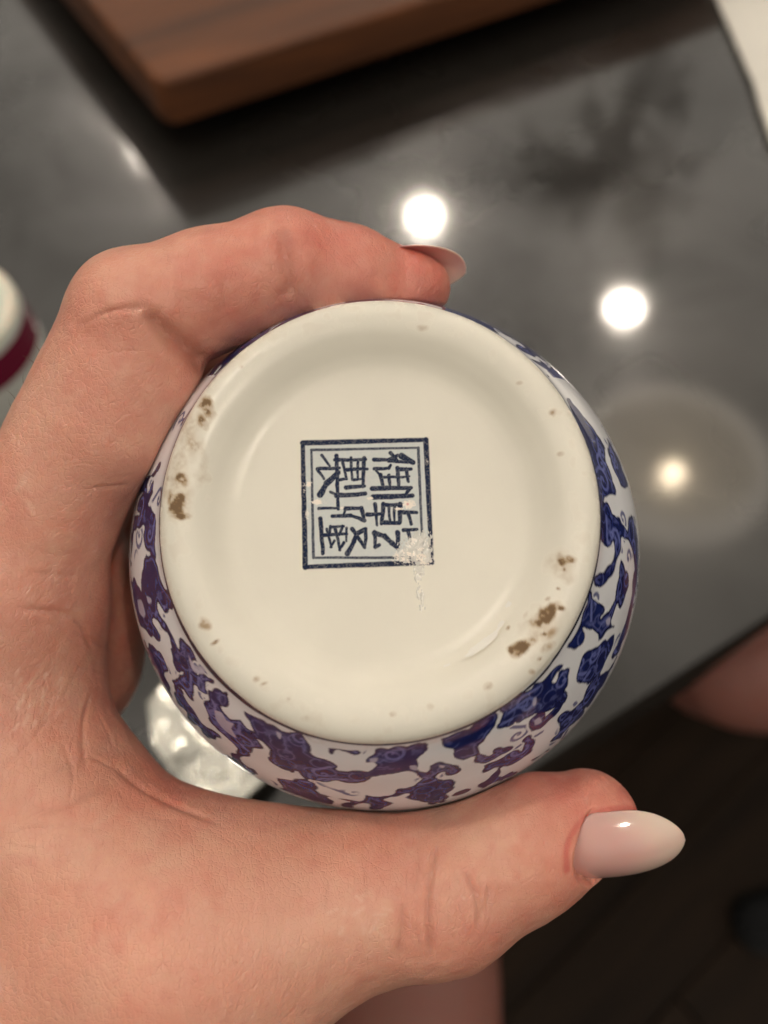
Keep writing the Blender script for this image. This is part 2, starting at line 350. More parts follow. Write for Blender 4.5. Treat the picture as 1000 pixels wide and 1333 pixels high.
SW = np.concatenate([[0], np.cumsum(np.hypot(np.diff(wr[::-1]), np.diff(wz[::-1])))])[::-1]   # arc length for wz
def uvw(L):
    th = math.atan2(L[1], L[0]); return (th, float(np.interp(L[2], wz, SW)))
def topoly(item):
    (o, s), pts = item
    P = catmull(tr(o, s, pts+pts[:1]), 3)[:-1]
    Q = np.array([uvw(hit_jar(*p)) for p in P]); Q[:, 0] = np.unwrap(Q[:, 0]); return Q
POLB = [topoly(p) for p in BLUE]; POLW = [topoly(p) for p in WHITE]
UR = 3.5
def in_poly(th, s, Q, off=0.0, flip=False):
    """signed depth into polygon (cm, >0 inside) in unrolled coords"""
    Qt = Q[:, 0].copy()
    if flip: Qt = -Qt
    Qt = Qt+off
    c = Qt.mean(); d = (th-c+math.pi) % (2*math.pi)-math.pi
    m = (abs(d) < (np.ptp(Qt)/2+.35)) & (s > Q[:, 1].min()-.2) & (s < Q[:, 1].max()+.2)
    out = np.full(len(th), -9.0)
    if not m.any(): return out
    X = d[m]*UR; Y = s[m]; qx = (Qt-c)*UR; qy = Q[:, 1]
    ins = np.zeros(len(X), bool); dm = np.full(len(X), 9.0)
    for i in range(len(qx)):
        x1, y1 = qx[i-1], qy[i-1]; x2, y2 = qx[i], qy[i]
        cr = ((y1 > Y) != (y2 > Y))
        with np.errstate(divide='ignore', invalid='ignore'):
            xi = (x2-x1)*(Y-y1)/(y2-y1+1e-12)+x1
        ins ^= cr & (X < xi)
        ex, ey = x2-x1, y2-y1; t = np.clip(((X-x1)*ex+(Y-y1)*ey)/(ex*ex+ey*ey+1e-12), 0, 1)
        dm = np.minimum(dm, np.hypot(X-x1-t*ex, Y-y1-t*ey))
    out[m] = np.where(ins, dm, -dm); return out

# ---- lathe
def lathe(P, nth):
    th = np.linspace(0, 2*math.pi, nth, endpoint=False)
    V = np.zeros((nth, len(P), 3)); V[..., 0] = np.cos(th)[:, None]*P[:, 0]; V[..., 1] = np.sin(th)[:, None]*P[:, 0]; V[..., 2] = P[:, 1]
    return V.reshape(-1, 3), grid_faces(nth, len(P), True)[:, ::1]
def resample(P, seg):
    """resample polyline with spacing given by seg(point)->cm"""
    P = np.asarray(P); L = np.concatenate([[0], np.cumsum(np.hypot(*np.diff(P, axis=0).T))]); out = [P[0]]; s = 0
    while s < L[-1]:
        p = np.array([np.interp(s, L, P[:, 0]), np.interp(s, L, P[:, 1])]); s += seg(p)
        if s < L[-1]: out.append(np.array([np.interp(s, L, P[:, 0]), np.interp(s, L, P[:, 1])]))
    out.append(P[-1]); return np.array(out)
INNER = [(2.12, -7.0), (2.16, -7.18), (2.08, -7.26), (1.96, -7.2), (1.92, -7.0), (1.92, -6.5), (2.3, -5.95), (3.0, -5.35), (3.5, -4.6), (3.72, -3.3), (3.55, -2.2), (3.2, -1.3), (2.7, -.85), (2.0, -.75), (0.02, -.75)]
full = np.vstack([PS[:-1], catmull(INNER, 6)]); full[0, 0] = .02
def seg(p):
    if p[1] < -4.3: return .12
    return .024 if p[0] > 1.8 and p[1] > -3.6 else .1
outer = resample(PS, seg); outer[0, 0] = .02
inn = resample(catmull(INNER, 6), lambda p: .25)
prof = np.vstack([outer, inn[1:]])
NTH = 1100
V, F = lathe(prof, NTH)
# gentle hand-made irregularity of the foot
th = np.arctan2(V[:, 1], V[:, 0]); r0 = np.hypot(V[:, 0], V[:, 1])
wob = .012*np.sin(2*th+1)+.008*np.sin(3*th+2.2)+.010*(fbm(V*1.2, 2, 9)-.5)
m = ss(2.0, 2.4, r0)*ss(-4, -1, V[:, 2]); V[:, 0] *= 1+wob*m/3; V[:, 1] *= (1+wob*m/3)*(1+.042*ss(-1.6, -.3, V[:, 2]))
V[:, 2] += .02*(fbm(V*1.6, 3, 5)-.5)*ss(2.1, 2.4, r0)*ss(-.46, -.3, V[:, 2])
s_ = np.interp(V[:, 2], wz, SW)
isout = np.tile(np.arange(len(prof)) < len(outer), NTH)
wall = isout & (V[:, 2] < LINE_Z+.02) & (r0 > 2.9)
iw = np.where(wall)[0]; tw, sw = th[iw], s_[iw]
s_eq = float(np.interp(-3.1, wz, SW)); sfold = np.where(sw > s_eq, 2*s_eq-sw, sw)
sig = np.full(len(iw), -9.0); sgw = np.full(len(iw), -9.0)
thj = tw + .012*(fbm(V[iw]*4, 2, 3)-.5); sj = sfold+.04*(fbm(V[iw]*4+7, 2, 4)-.5)
for Q in POLB:
    sig = np.maximum(sig, in_poly(thj, sj, Q))
for Q in POLW: sgw = np.maximum(sgw, in_poly(thj, sj, Q))
# lobed, leafy outlines
def cells(X, Y, c_, seed):
    gx_, gy_ = np.floor(X/c_).astype(int), np.floor(Y/c_).astype(int); f1 = np.full(len(X), 9.)
    for a_ in (-1, 0, 1):
        for b_ in (-1, 0, 1):
            hx, hy = _h(gx_+a_, gy_+b_, 0*gx_, seed), _h(gx_+a_, gy_+b_, 0*gx_+7, seed)
            f1 = np.minimum(f1, np.hypot(X-(gx_+a_+.15+.7*hx)*c_, Y-(gy_+b_+.15+.7*hy)*c_))
    return f1
f1_ = cells(tw*UR, sfold, .30, 5); lobe = .027*(1.35-2*ss(.03, .20, f1_)); sig = np.where(sig > -1, sig+lobe, sig)
# unseen quarter (far side under the fingers): the same painted scrolls again
top = (tw > math.radians(38)) & (tw < math.radians(140))
if top.any():
    it = np.where(top)[0]
    for Q in POLB:
        c = Q[:, 0].mean()
        if -2.9 < c < -.3: sig[it] = np.maximum(sig[it], in_poly(thj[it], sj[it], Q, math.pi))
base_white = np.array(srgb(228, 229, 232)); cream = np.array(srgb(226, 222, 209))
navy = np.array((.009, .017, .105)); purple = np.array((.014, .012, .068)); ink = np.array((.010, .012, .045)); wash = np.array((.13, .15, .36))
C = np.tile(cream, (len(V), 1)); G = np.full(len(V), .17)
C[iw] = base_white
e = ss(-.012, .014, sig)
nz = fbm(V[iw]*1.5, 3, 21)[:, None]; nz2 = fbm(V[iw]*9, 3, 33)[:, None]
left = ss(-.3, -2.2, V[iw][:, 0])[:, None]
pm = np.clip(ss(.46, .66, nz)*.4+left*.15, 0, 1)
bl = navy*(1-pm)+purple*pm
bl = bl*(.75+.6*nz2)
edge = (1-ss(.015, .05, sig))[:, None]
bl = bl*(1-.35*edge)
lt = (ss(.58, .72, nz2)*ss(.05, .12, sig[:, None]))*.45
bl = bl*(1-lt)+wash*lt
inl = (np.exp(-((sig-.075-.03*(nz[:, 0]-.5))/.016)**2)*ss(.45, .60, fbm(V[iw]*3.2+5, 2, 61)))[:, None]*.55
bl = bl*(1-inl)+wash*1.3*inl
vein = (np.exp(-((fbm(V[iw]*np.array([2.2, 2.2, 2.2])+11, 2, 63)-.5)/.018)**2)*ss(.05, .09, sig))[:, None]*.45
bl = bl*(1-vein)+ink*1.5*vein
pet = (np.exp(-((f1_-.125)/.014)**2)*ss(.02, .06, sig)*ss(.40, .55, fbm(V[iw]*2.1+31, 2, 68)))[:, None]*.6
bl = bl*(1-pet)+(wash*1.25)*pet
# small brushed curls: pale ones in the blue, blue ones in the white
rs = random.Random(12); curl = np.full(len(iw), 9.0)
for q_ in range(150):
    c_t, c_s = rs.uniform(-math.pi, math.pi), rs.uniform(float(np.interp(-.35, wz, SW)), s_eq); r_0 = rs.uniform(.12, .24); a0_ = rs.uniform(0, 6.3); hand_ = rs.choice((-1, 1))
    dx_ = ((tw-c_t+math.pi) % (2*math.pi)-math.pi)*UR; dy_ = sfold-c_s; mm = np.where((np.abs(dx_) < .5) & (np.abs(dy_) < .5))[0]
    if not len(mm): continue
    tt = np.linspace(0, 1, 26); an_ = a0_+hand_*tt*rs.uniform(6.5, 8.5); rq = r_0*(1-tt)**.8; X_, Y_ = rq*np.cos(an_), rq*np.sin(an_)
    X_ = np.concatenate([[X_[0]+.22*math.cos(a0_-hand_*1.2)], X_]); Y_ = np.concatenate([[Y_[0]+.22*math.sin(a0_-hand_*1.2)], Y_])
    for i in range(len(X_)-1):
        ex_, ey_ = X_[i+1]-X_[i], Y_[i+1]-Y_[i]; t_ = np.clip(((dx_[mm]-X_[i])*ex_+(dy_[mm]-Y_[i])*ey_)/(ex_*ex_+ey_*ey_+1e-9), 0, 1)
        curl[mm] = np.minimum(curl[mm], np.hypot(dx_[mm]-X_[i]-t_*ex_, dy_[mm]-Y_[i]-t_*ey_)+.012*i/len(X_))
cl = 1-ss(.018, .038, curl)
cb = (cl*ss(.02, .05, sig)*.62)[:, None]; bl = bl*(1-cb)+(wash*1.5)*cb
cwm = ((1-ss(.026, .046, curl))*ss(.02, .05, -sig)*ss(.42, .5, fbm(V[iw]*1.7+21, 2, 66))*.85)[:, None]; C[iw] = C[iw]*(1-cwm)+np.array((.035, .045, .19))*cwm
C[iw] = C[iw]*(1-e[:, None])+bl*e[:, None]
ew = ss(-.01, .02, sgw)[:, None]*.85; C[iw] = C[iw]*(1-ew)+np.array(srgb(190, 185, 205))*ew
# painted ring line at the foot, thicker at the lower left
deg = np.degrees(th)
lw = .015+.045*np.exp(-((deg+138)/20)**2)+.010*np.exp(-((deg+40)/30)**2)+.006*(fbm(V*2, 2, 8)-.5)
dl = abs(s_-float(np.interp(LINE_Z, wz, SW))-.01*np.sin(5*th)*.4-(.05*np.exp(-((deg+46)/7)**2)))
ln = (1-ss(lw, lw+.018, dl))*isout*(r0 > 2.7)*(1-.9*np.exp(-((deg-50)/18)**2))
C = C*(1-ln[:, None])+np.array(srgb(38, 42, 66))*ln[:, None]
# dark line round the widest part (lower left)
dl2 = abs(s_-float(np.interp(-2.62, wz, SW)))
# foot: mottled cream tone and brown dirt
foot = isout & (V[:, 2] > -.45) & (r0 < 3.0); fi = np.where(foot)[0]; P = V[fi]
fn = fbm(P*1.1+3, 4, 50)[:, None]
C[fi] = C[fi]*(1-.10*np.clip(fn-.4, 0, 1)) * (1-ln[fi][:, None]) + C[fi]*ln[fi][:, None]
ST = [(246,566,15,58,.26,18),(232,632,15,40,.30,4),(705,818,34,20,.22,40),(733,738,14,18,.2,20),(268,528,9,17,.9,25),(262,546,6,12,.7,20),(250,575,6,22,.45,25),(238,600,9,22,.28,12),(232,622,13,9,.75,0),(240,628,5,8,.7,0),(231,660,9,17,1.2,-5),(232,672,11,5,1.2,0),(222,648,5,12,.6,10),(216,640,4,14,.3,0),
      (720,537,6,5,.8,40),(732,730,5,8,.85,10),(742,728,7,5,.7,0),(735,741,3,4,.7,0),(727,766,3,2.5,.6,0),(714,779,4,2,.8,30),(713,800,19,10,1.25,38),(700,812,9,9,1.1,40),(729,792,6,4,.9,0),(717,824,16,7,.5,40),(677,842,13,8,1.25,35),(668,846,5,6,1.2,0),(690,836,12,6,.6,30),(708,826,5,3,.9,20),(712,842,12,5,.4,30),(702,858,4,2,.7,30),
      (267,812,6,8,.5,30),(282,836,5,2.5,.9,35),(335,884,5,4,.45,0),(344,890,6,3,.6,20),(376,910,3,3,.5,0),(662,817,2.5,4,.6,-30),(685,800,3,6,.3,-30),(550,426,9,4,.3,0),(315,478,4,3,.4,0),(512,930,4,3,.3,0),(560,920,5,4,.3,0),(635,894,5,4,.35,20),(692,875,4,3,.4,0),(676,498,5,3,.25,0),(730,590,4,3,.3,0),(400,935,6,4,.2,0),(700,460,5,3,.2,0),(225,560,5,20,.22,10)]
dirt = np.zeros(len(fi)); pn = fbm(P*7, 4, 70); pn2 = fbm(P*18, 3, 80)
for (px, py, rx, ry, a_, an) in ST:
    L = hit_jar(px, py); an = math.radians(an)
    dx, dy = (P[:, 0]-L[0])*97, (P[:, 1]-L[1])*97
    u = dx*math.cos(an)+dy*math.sin(an); w = -dx*math.sin(an)+dy*math.cos(an)
    q = np.sqrt((u/rx)**2+(w/ry)**2)
    dirt = np.maximum(dirt, a_*(1-ss(.25, 1.5, q+.9*(pn-.5)*2+.5*(pn2-.5))))
gr = np.clip(ss(2.4, 2.75, r0[fi])*.10*ss(.5, .75, pn), 0, 1)
dirt = np.clip(dirt*(.55+.9*ss(.3, .7, pn2)), 0, 1.1)+gr
dc = np.array(srgb(150, 116, 70)); dd = np.array(srgb(104, 76, 42))
k = np.clip(dirt, 0, 1)[:, None]
dcol = dc*(1-ss(.6, 1.0, k))+dd*ss(.6, 1.0, k)
C[fi] = C[fi]*(1-np.clip(k*1.15, 0, .95))+dcol*np.clip(k*1.15, 0, .95)
G[fi] = .27+.4*np.clip(dirt, 0, 1)
G[iw] = .10

jw = cam2world(FOOT)
jar = thing('porcelain_jar', 'blue and white porcelain jar held upside down, its stamped foot towards the viewer', 'jar', jw)
WR = np.array([[1, 0, 0], [0, ct, -st], [0, st, ct]])      # cam(x,y,toward) -> world
RW = WR @ RJ
jar.rotation_mode = 'QUATERNION'; jar.rotation_quaternion = Matrix(RW.tolist()).to_quaternion()
body = mesh_obj('body', V, F[:, ::-1], M_porc, jar); attr_color(body, 'paint', C); attr_float(body, 'gloss', G)

# ---- seal mark on the recessed floor
O1, S1 = (385, 565), 5.263
def sp(x, y): L = hit_jar(O1[0]+x/S1, O1[1]+y/S1); return np.array([L[0], L[1]])
SEAL = [([(180,150),(235,225)],14),([(150,245),(300,240)],18),([(150,250),(195,315)],14),([(168,425),(215,345),(290,270)],30),([(280,150),(290,520)],20),([(270,180),(480,180)],18),
 ([(320,180),(350,315)],16),([(290,322),(350,312)],16),([(380,165),(390,320)],14),([(350,250),(490,245)],18),([(430,180),(425,320)],14),([(400,320),(460,315)],14),([(470,170),(460,370)],18),([(345,375),(470,365)],20),
 ([(280,430),(480,418)],24),([(240,405),(290,428)],14),([(160,520),(290,515)],14),([(340,520),(450,515),(472,600)],20),([(472,598),(380,568),(250,570)],20),([(342,520),(325,570)],14),
 ([(170,590),(188,820)],22),([(190,700),(350,690)],18),([(240,640),(235,690)],14),([(215,660),(245,780)],14),([(240,645),(330,640)],14),([(272,650),(305,800)],16),([(322,640),(300,700)],14),([(350,650),(345,740)],12),([(265,740),(240,780)],13),([(330,750),(300,800)],14),
 ([(352,825),(400,740),(425,685),(482,655)],24),([(388,655),(470,775)],20),([(482,655),(476,780)],18),
 ([(540,180),(640,182),(700,150)],20),([(650,135),(700,190)],18),([(640,188),(770,198)],20),([(725,155),(805,198)],30),([(540,245),(640,240),(652,222)],18),([(540,245),(582,290)],14),([(580,285),(602,370)],20),([(590,302),(780,300)],14),
 ([(640,290),(646,370)],16),([(698,240),(710,370)],20),([(700,250),(792,245)],20),([(760,245),(772,330)],18),([(525,380),(790,375)],24),([(535,440),(800,430)],28),([(785,375),(752,430)],20),
 ([(545,490),(556,630)],18),([(488,560),(600,555)],20),([(602,490),(590,620)],22),([(600,495),(720,490)],20),([(595,612),(712,617)],22),([(716,490),(716,612)],24),([(640,500),(645,600)],14),([(680,500),(675,600)],14),
 ([(730,545),(830,545)],20),([(768,550),(792,625)],18),([(740,665),(830,660)],18),([(772,665),(782,740)],18),([(540,680),(546,780),(575,765)],19),([(540,685),(610,705),(660,750),(700,782)],26),([(700,680),(704,780)],22)]
BORD = [[(48,62),(892,40),(932,880),(66,912),(48,62)]]; BIN = [[(108,112),(840,97),(872,850),(122,850),(108,112)]]
corn = [sp(25, 35), sp(920, 15), sp(960, 905), sp(45, 940)]
NS = 300
u = np.linspace(0, 1, NS)[:, None, None]; v_ = np.linspace(0, 1, NS)[None, :, None]
P2 = (corn[0]*(1-u)*(1-v_)+corn[1]*u*(1-v_)+corn[2]*u*v_+corn[3]*(1-u)*v_)
cx = (u*(1-v_)*(920)+(1-u)*(1-v_)*25+u*v_*960+(1-u)*v_*45)[..., 0]; cy = ((1-u)*(1-v_)*35+u*(1-v_)*15+u*v_*905+(1-u)*v_*940)[..., 0]
P2 = P2.reshape(-1, 2); X, Y = cx.ravel(), cy.ravel()
q3 = np.stack([X/60, Y/60, X*0], -1); jx = (fbm(q3, 3, 1)-.5)*10; jy = (fbm(q3+50, 3, 2)-.5)*10
fine = fbm(q3*6, 3, 12)
def segd(pts, w, X, Y):
    d = np.full(len(X), 999.)
    for (x1, y1), (x2, y2) in zip(pts[:-1], pts[1:]):
        ex, ey = x2-x1, y2-y1; t = np.clip(((X-x1)*ex+(Y-y1)*ey)/(ex*ex+ey*ey+1e-9), 0, 1)
        d = np.minimum(d, np.hypot(X-x1-t*ex, Y-y1-t*ey)-w/2*(1.05-.25*t))
    return d
ds = np.full(len(X), 999.)
for pts, w in SEAL: ds = np.minimum(ds, segd(pts, w*1.38, X+jx, Y+jy))
db = segd(BORD[0], 34, X+jx*.4, Y+jy*.4); di = segd(BIN[0], 19, X+jx*.4, Y+jy*.4)
inkm = np.maximum.reduce([1-ss(-4, 6, ds), 1-ss(-4, 7, db), (1-ss(-4, 5, di))*.9])
inkm *= .80+.35*fine
def inq(x0, y0, x1, y1): return 0
inside = ss(0, 14, np.minimum.reduce([X-(48+(Y-62)*.02), (892+(Y-40)*.047)-X, Y-(62-(X-48)*.026), (912-(X-66)*.037)-Y]))
washm = inside*(.50+.25*(fine-.5))
CS = cream*(1-.03) * np.ones((len(X), 3))
lightblue = np.array(srgb(172, 186, 196)); dk = np.array(srgb(24, 34, 62))
CS = CS*(1-washm[:, None])+lightblue*washm[:, None]
CS = CS*(1-np.clip(inkm, 0, 1)[:, None])+dk*np.clip(inkm, 0, 1)[:, None]
wear = np.zeros(len(X))
sn = fbm(np.stack([(X+Y*.55)/34, (Y-X*.55)/9, X*0], -1), 3, 31)
for (x, y, rx, ry, a_) in [(92,350,22,24,1.1),(150,475,55,22,.95),(80,560,16,50,.7),(510,447,26,14,1.),(775,490,50,32,1.35),(710,520,35,14,.9),(320,515,16,10,.8),(840,760,100,80,.85),(780,840,130,60,1.0),(880,860,80,60,1.0),(60,380,14,40,.5),(900,200,12,30,.5),(905,590,10,20,.5)]:
    q = np.sqrt(((X-x)/rx)**2+((Y-y)/ry)**2); wear = np.maximum(wear, a_*(1-ss(.4, 1.2, q+(fine-.5)*.8)))
wear = np.clip(wear*ss(.38, .62, sn*.75+wear*.28), 0, 1)
CS = CS*(1-wear[:, None])+np.array(srgb(235, 226, 214))*wear[:, None]
pk = 1-ss(6, 12, np.hypot(X-768, Y-488)); CS = CS*(1-pk[:, None]*.6)+np.array(srgb(200, 120, 120))*pk[:, None]*.6
zz = -.4175+.003*wear*(sn-.2)
VS = np.column_stack([P2, zz])
seal = mesh_obj('seal_mark', VS, grid_faces(NS, NS)[:, ::-1], M_porc, jar)
attr_color(seal, 'paint', CS); attr_float(seal, 'gloss', .2+.25*wear); seal['label'] = 'square dark blue seal mark of four rows of brushed characters'

# ---- glossy glue residue over the corner of the seal
M_glue = simple_mat('dried_glue', (.88, .86, .80), .07, bump=(900, .7, .0005, 2), var=.03, vscale=700, Alpha=.62)
NG = 110
gx = np.linspace(505, 575, NG)[:, None]*np.ones((1, NG)); gy = np.linspace(670, 805, NG)[None, :]*np.ones((NG, 1))
c00, c11 = hit_jar(505, 670), hit_jar(575, 805)
LX = np.interp(gx.ravel(), [505, 575], [c00[0], c11[0]]); LY = np.interp(gy.ravel(), [670, 805], [c00[1], c11[1]])
g1 = np.stack([gx.ravel()/5, gy.ravel()/5, gx.ravel()*0], -1)
msk = np.zeros(NG*NG)
for (x, y, rx, ry) in [(540,715,26,14),(552,702,14,12),(530,725,18,9),(546,745,7,16),(547,778,5,14),(549,790,5,6),(555,720,10,14)]:
    msk = np.maximum(msk, 1-np.sqrt(((gx.ravel()-x)/rx)**2+((gy.ravel()-y)/ry)**2))
hgt = np.where(msk > 0, msk*.7+(fbm(g1*np.array([1.9, 1.2, 1]), 4, 90)-.58)*2.8, -1)
Z = -.4175+np.clip(hgt, -.05, .5)*.013
keep = hgt > 0.0
Fg = grid_faces(NG, NG)[:, ::-1]; Fg = Fg[keep[Fg].any(1)]
us, inv = np.unique(Fg, return_inverse=True)
mesh_obj('glue_and_highlight', np.column_stack([LX, LY, Z])[us], inv.reshape(-1, 4), M_glue, jar)

arc = catmull([(668, 786), (655, 808), (640, 830), (612, 852), (575, 868), (560, 872)], 12)  # lamp highlight on the inner slope, made as a thin white film
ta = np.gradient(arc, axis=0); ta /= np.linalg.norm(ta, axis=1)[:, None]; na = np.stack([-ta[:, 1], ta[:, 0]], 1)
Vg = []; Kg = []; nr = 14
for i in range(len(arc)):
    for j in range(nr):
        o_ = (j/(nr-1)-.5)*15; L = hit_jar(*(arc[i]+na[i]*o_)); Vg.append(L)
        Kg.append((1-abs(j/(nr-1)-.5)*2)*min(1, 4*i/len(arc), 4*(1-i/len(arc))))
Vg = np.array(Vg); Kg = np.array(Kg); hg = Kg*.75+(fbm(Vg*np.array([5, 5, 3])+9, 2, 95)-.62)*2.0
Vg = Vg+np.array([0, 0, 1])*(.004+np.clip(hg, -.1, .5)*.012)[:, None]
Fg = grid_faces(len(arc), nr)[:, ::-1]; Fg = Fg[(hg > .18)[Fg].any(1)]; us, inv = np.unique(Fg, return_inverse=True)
M_highlight = simple_mat('painted_highlight', (.92, .90, .84), .06, bump=(250, .2, .0005, 1), var=.02, vscale=300, Alpha=.85)
gs = mesh_obj('glue_and_highlight', Vg[us], inv.reshape(-1, 4), M_highlight, jar); gs['label'] = 'painted white highlight on the inner slope of the foot'
# ---------------------------------------------------------------- the hand (implicit surface in camera-axis cm)
def S(px, py, d, rp):
    return (*pc(px, py, d), rp*d/FPX)
PR = []      # (a, b, ra, rb, k)
def cone(A, B, k=.35): PR.append((np.array(A[:3]), np.array(B[:3]), A[3], B[3], k))
# index finger
I0 = S(10, 780, 13.7, 100); I1 = S(176, 412, 13.0, 83); I1b = S(270, 381, 13.2, 75); I2 = S(372, 352, 13.5, 74); I3 = S(452, 368, 13.8, 68); I4 = S(508, 387, 14.0, 60)
cone(I0, I1, .3); cone(I1, I1b, .22); cone(I1b, I2, .3); cone(I2, I3, .3); cone(I3, I4, .3); cone(I4, S(532, 374, 13.88, 45), .15)
cone(S(503, 364, 13.95, 46), S(548, 374, 13.95, 38), .12)
cone(S(150, 560, 13.3, 88), S(180, 500, 13.2, 82), .35)
# thumb
T0 = S(235, 1232, 13.1, 172); T1 = S(345, 1200, 13.1, 140); T2 = S(460, 1168, 13.2, 109); T3 = S(578, 1154, 13.2, 99); T4 = S(675, 1102, 13.3, 88); T5 = S(762, 1071, 13.4, 68)
cone(T0, T1, .4); cone(T1, T2, .4); cone(T2, T3, .3); cone(T3, T4, .3); cone(T4, T5, .3)
cone(S(552, 1190, 12.95, 72), S(575, 1180, 12.95, 72), .3)
# web and palm
cone(S(-10, 890, 14.0, 128), S(60, 1075, 13.6, 130), .5); cone(S(60, 1075, 13.6, 130), T0, .6)
cone(S(10, 790, 14.0, 125), S(-10, 890, 14.0, 128), .5)
W0 = S(-420, 1350, 16.0, 200)
cone(T0, S(-200, 1420, 14.0, 200), .6); cone(S(-200, 1420, 14.0, 200), W0, .8)
cone(I0, W0, .6); cone(S(60, 1075, 13.6, 130), W0, .6)
# the other fingers, stacked behind the index finger round the jar
def finger(ch, k=.22):
    for a_, b_ in zip(ch[:-1], ch[1:]): cone(a_, b_, k)
Mf = [S(20, 770, 15.6, 92), S(186, 462, 15.2, 70), S(335, 408, 15.7, 62), S(480, 400, 16.1, 50)]
Rf = [S(50, 800, 17.3, 82), S(205, 500, 17.0, 62), S(350, 450, 17.4, 54), S(490, 450, 17.7, 44)]
Pf = [S(80, 860, 18.8, 70), S(225, 585, 18.6, 50), S(340, 540, 18.9, 43), S(440, 530, 19.1, 36)]
finger(Mf); finger(Rf); finger(Pf)
for f_ in (Mf, Rf, Pf): cone(f_[0], W0, .6)
cone(S(70, 790, 16.0, 122), S(60, 850, 16.2, 125), .4)
cone(W0, S(-900, 2000, 17.5, 230), .8)
def ridge(pts, d, rp, k=.07):
    ch = [S(x, y, dd, rp) for (x, y), dd in zip(pts, d)]
    for a_, b_ in zip(ch[:-1], ch[1:]): cone(a_, b_, k)
def n_(v): v = np.array(v, float); return v/np.linalg.norm(v)
NB0 = pc(731, 1109, 12.80); NAX = n_(pc(889, 1088, 12.92)-NB0); NUP = n_([.045, -.28, -.94]); NUP = n_(NUP-NAX*(NUP@NAX)); NSD = np.cross(NUP, NAX)
NLEN = float(np.linalg.norm(pc(889, 1088, 12.92)-NB0)); NW, NBUL = .56, .25
def nw(a):
    a = np.clip(np.asarray(a, float)/NLEN, 0, 1)
    return np.where(a < .45, NW*(.28+.72*np.sin(np.clip(a/.30, 0, 1)*math.pi/2)), NW*np.maximum(1-(np.clip(a-.45, 0, 1)/.55)**2.3, 1e-4)**.62)
def nh(a): return -.13*((np.asarray(a)-.55*NLEN)/(.55*NLEN))**2
def f_bed(P):
    """the recess the thumb nail lies in"""
    Q = P-NB0; a = Q@NAX; b = Q@NSD; h = Q@NUP; w = np.maximum(nw(a), .2)
    hs = NBUL*(1-np.clip(b/NW, -1.2, 1.2)**2)+nh(np.clip(a, 0, NLEN))-.035
    return np.maximum.reduce([hs-h, np.abs(b)-(w+.025), (.06+.34*(b/NW)**2)-a])
for (x0, y0, d0), (x1, y1, d1_) in [((752,1074,12.86),(780,1058,12.94)),((780,1058,12.94),(812,1053,13.02)),((752,1074,12.86),(739,1098,12.80))]:
    cone(S(x0, y0, d0, 15), S(x1, y1, d1_, 13), .16)
RA, RB = np.array([p[0] for p in PR]), np.array([p[1] for p in PR])
def sd_cone(P, A, B, ra, rb):
    ab = B-A; L2 = ab@ab; t = np.clip(((P-A)@ab)/L2, 0, 1)
    # slope-corrected round cone
    return np.sqrt(((P-A-t[:, None]*ab)**2).sum(1))-(ra+(rb-ra)*t)
def smin(a, b, k):
    h = np.clip(.5+.5*(b-a)/k, 0, 1); return b*(1-h)+a*h-k*h*(1-h)
def f_hand(P):
    d = None
    for A, B, ra, rb, k in PR:
        q = sd_cone(P, A, B, ra, rb)
        d = q if d is None else smin(d, q, k)
    m = np.abs(P-pc(810, 1095, 12.8)).max(1) < 1.6
    if m.any():
        e = -f_bed(P[m]); k = .035; dm = d[m]; h = np.clip(.5-.5*(e-dm)/k, 0, 1); d[m] = e*(1-h)+dm*h+k*h*(1-h)
    j = d_jar(cam2jar(P))-.006
    k = .10; h = np.clip(.5-.5*(-j-d)/k, 0, 1)       # smooth max(d, -j): flesh pressed against the jar
    return (-j)*(1-h)+d*h+k*h*(1-h)
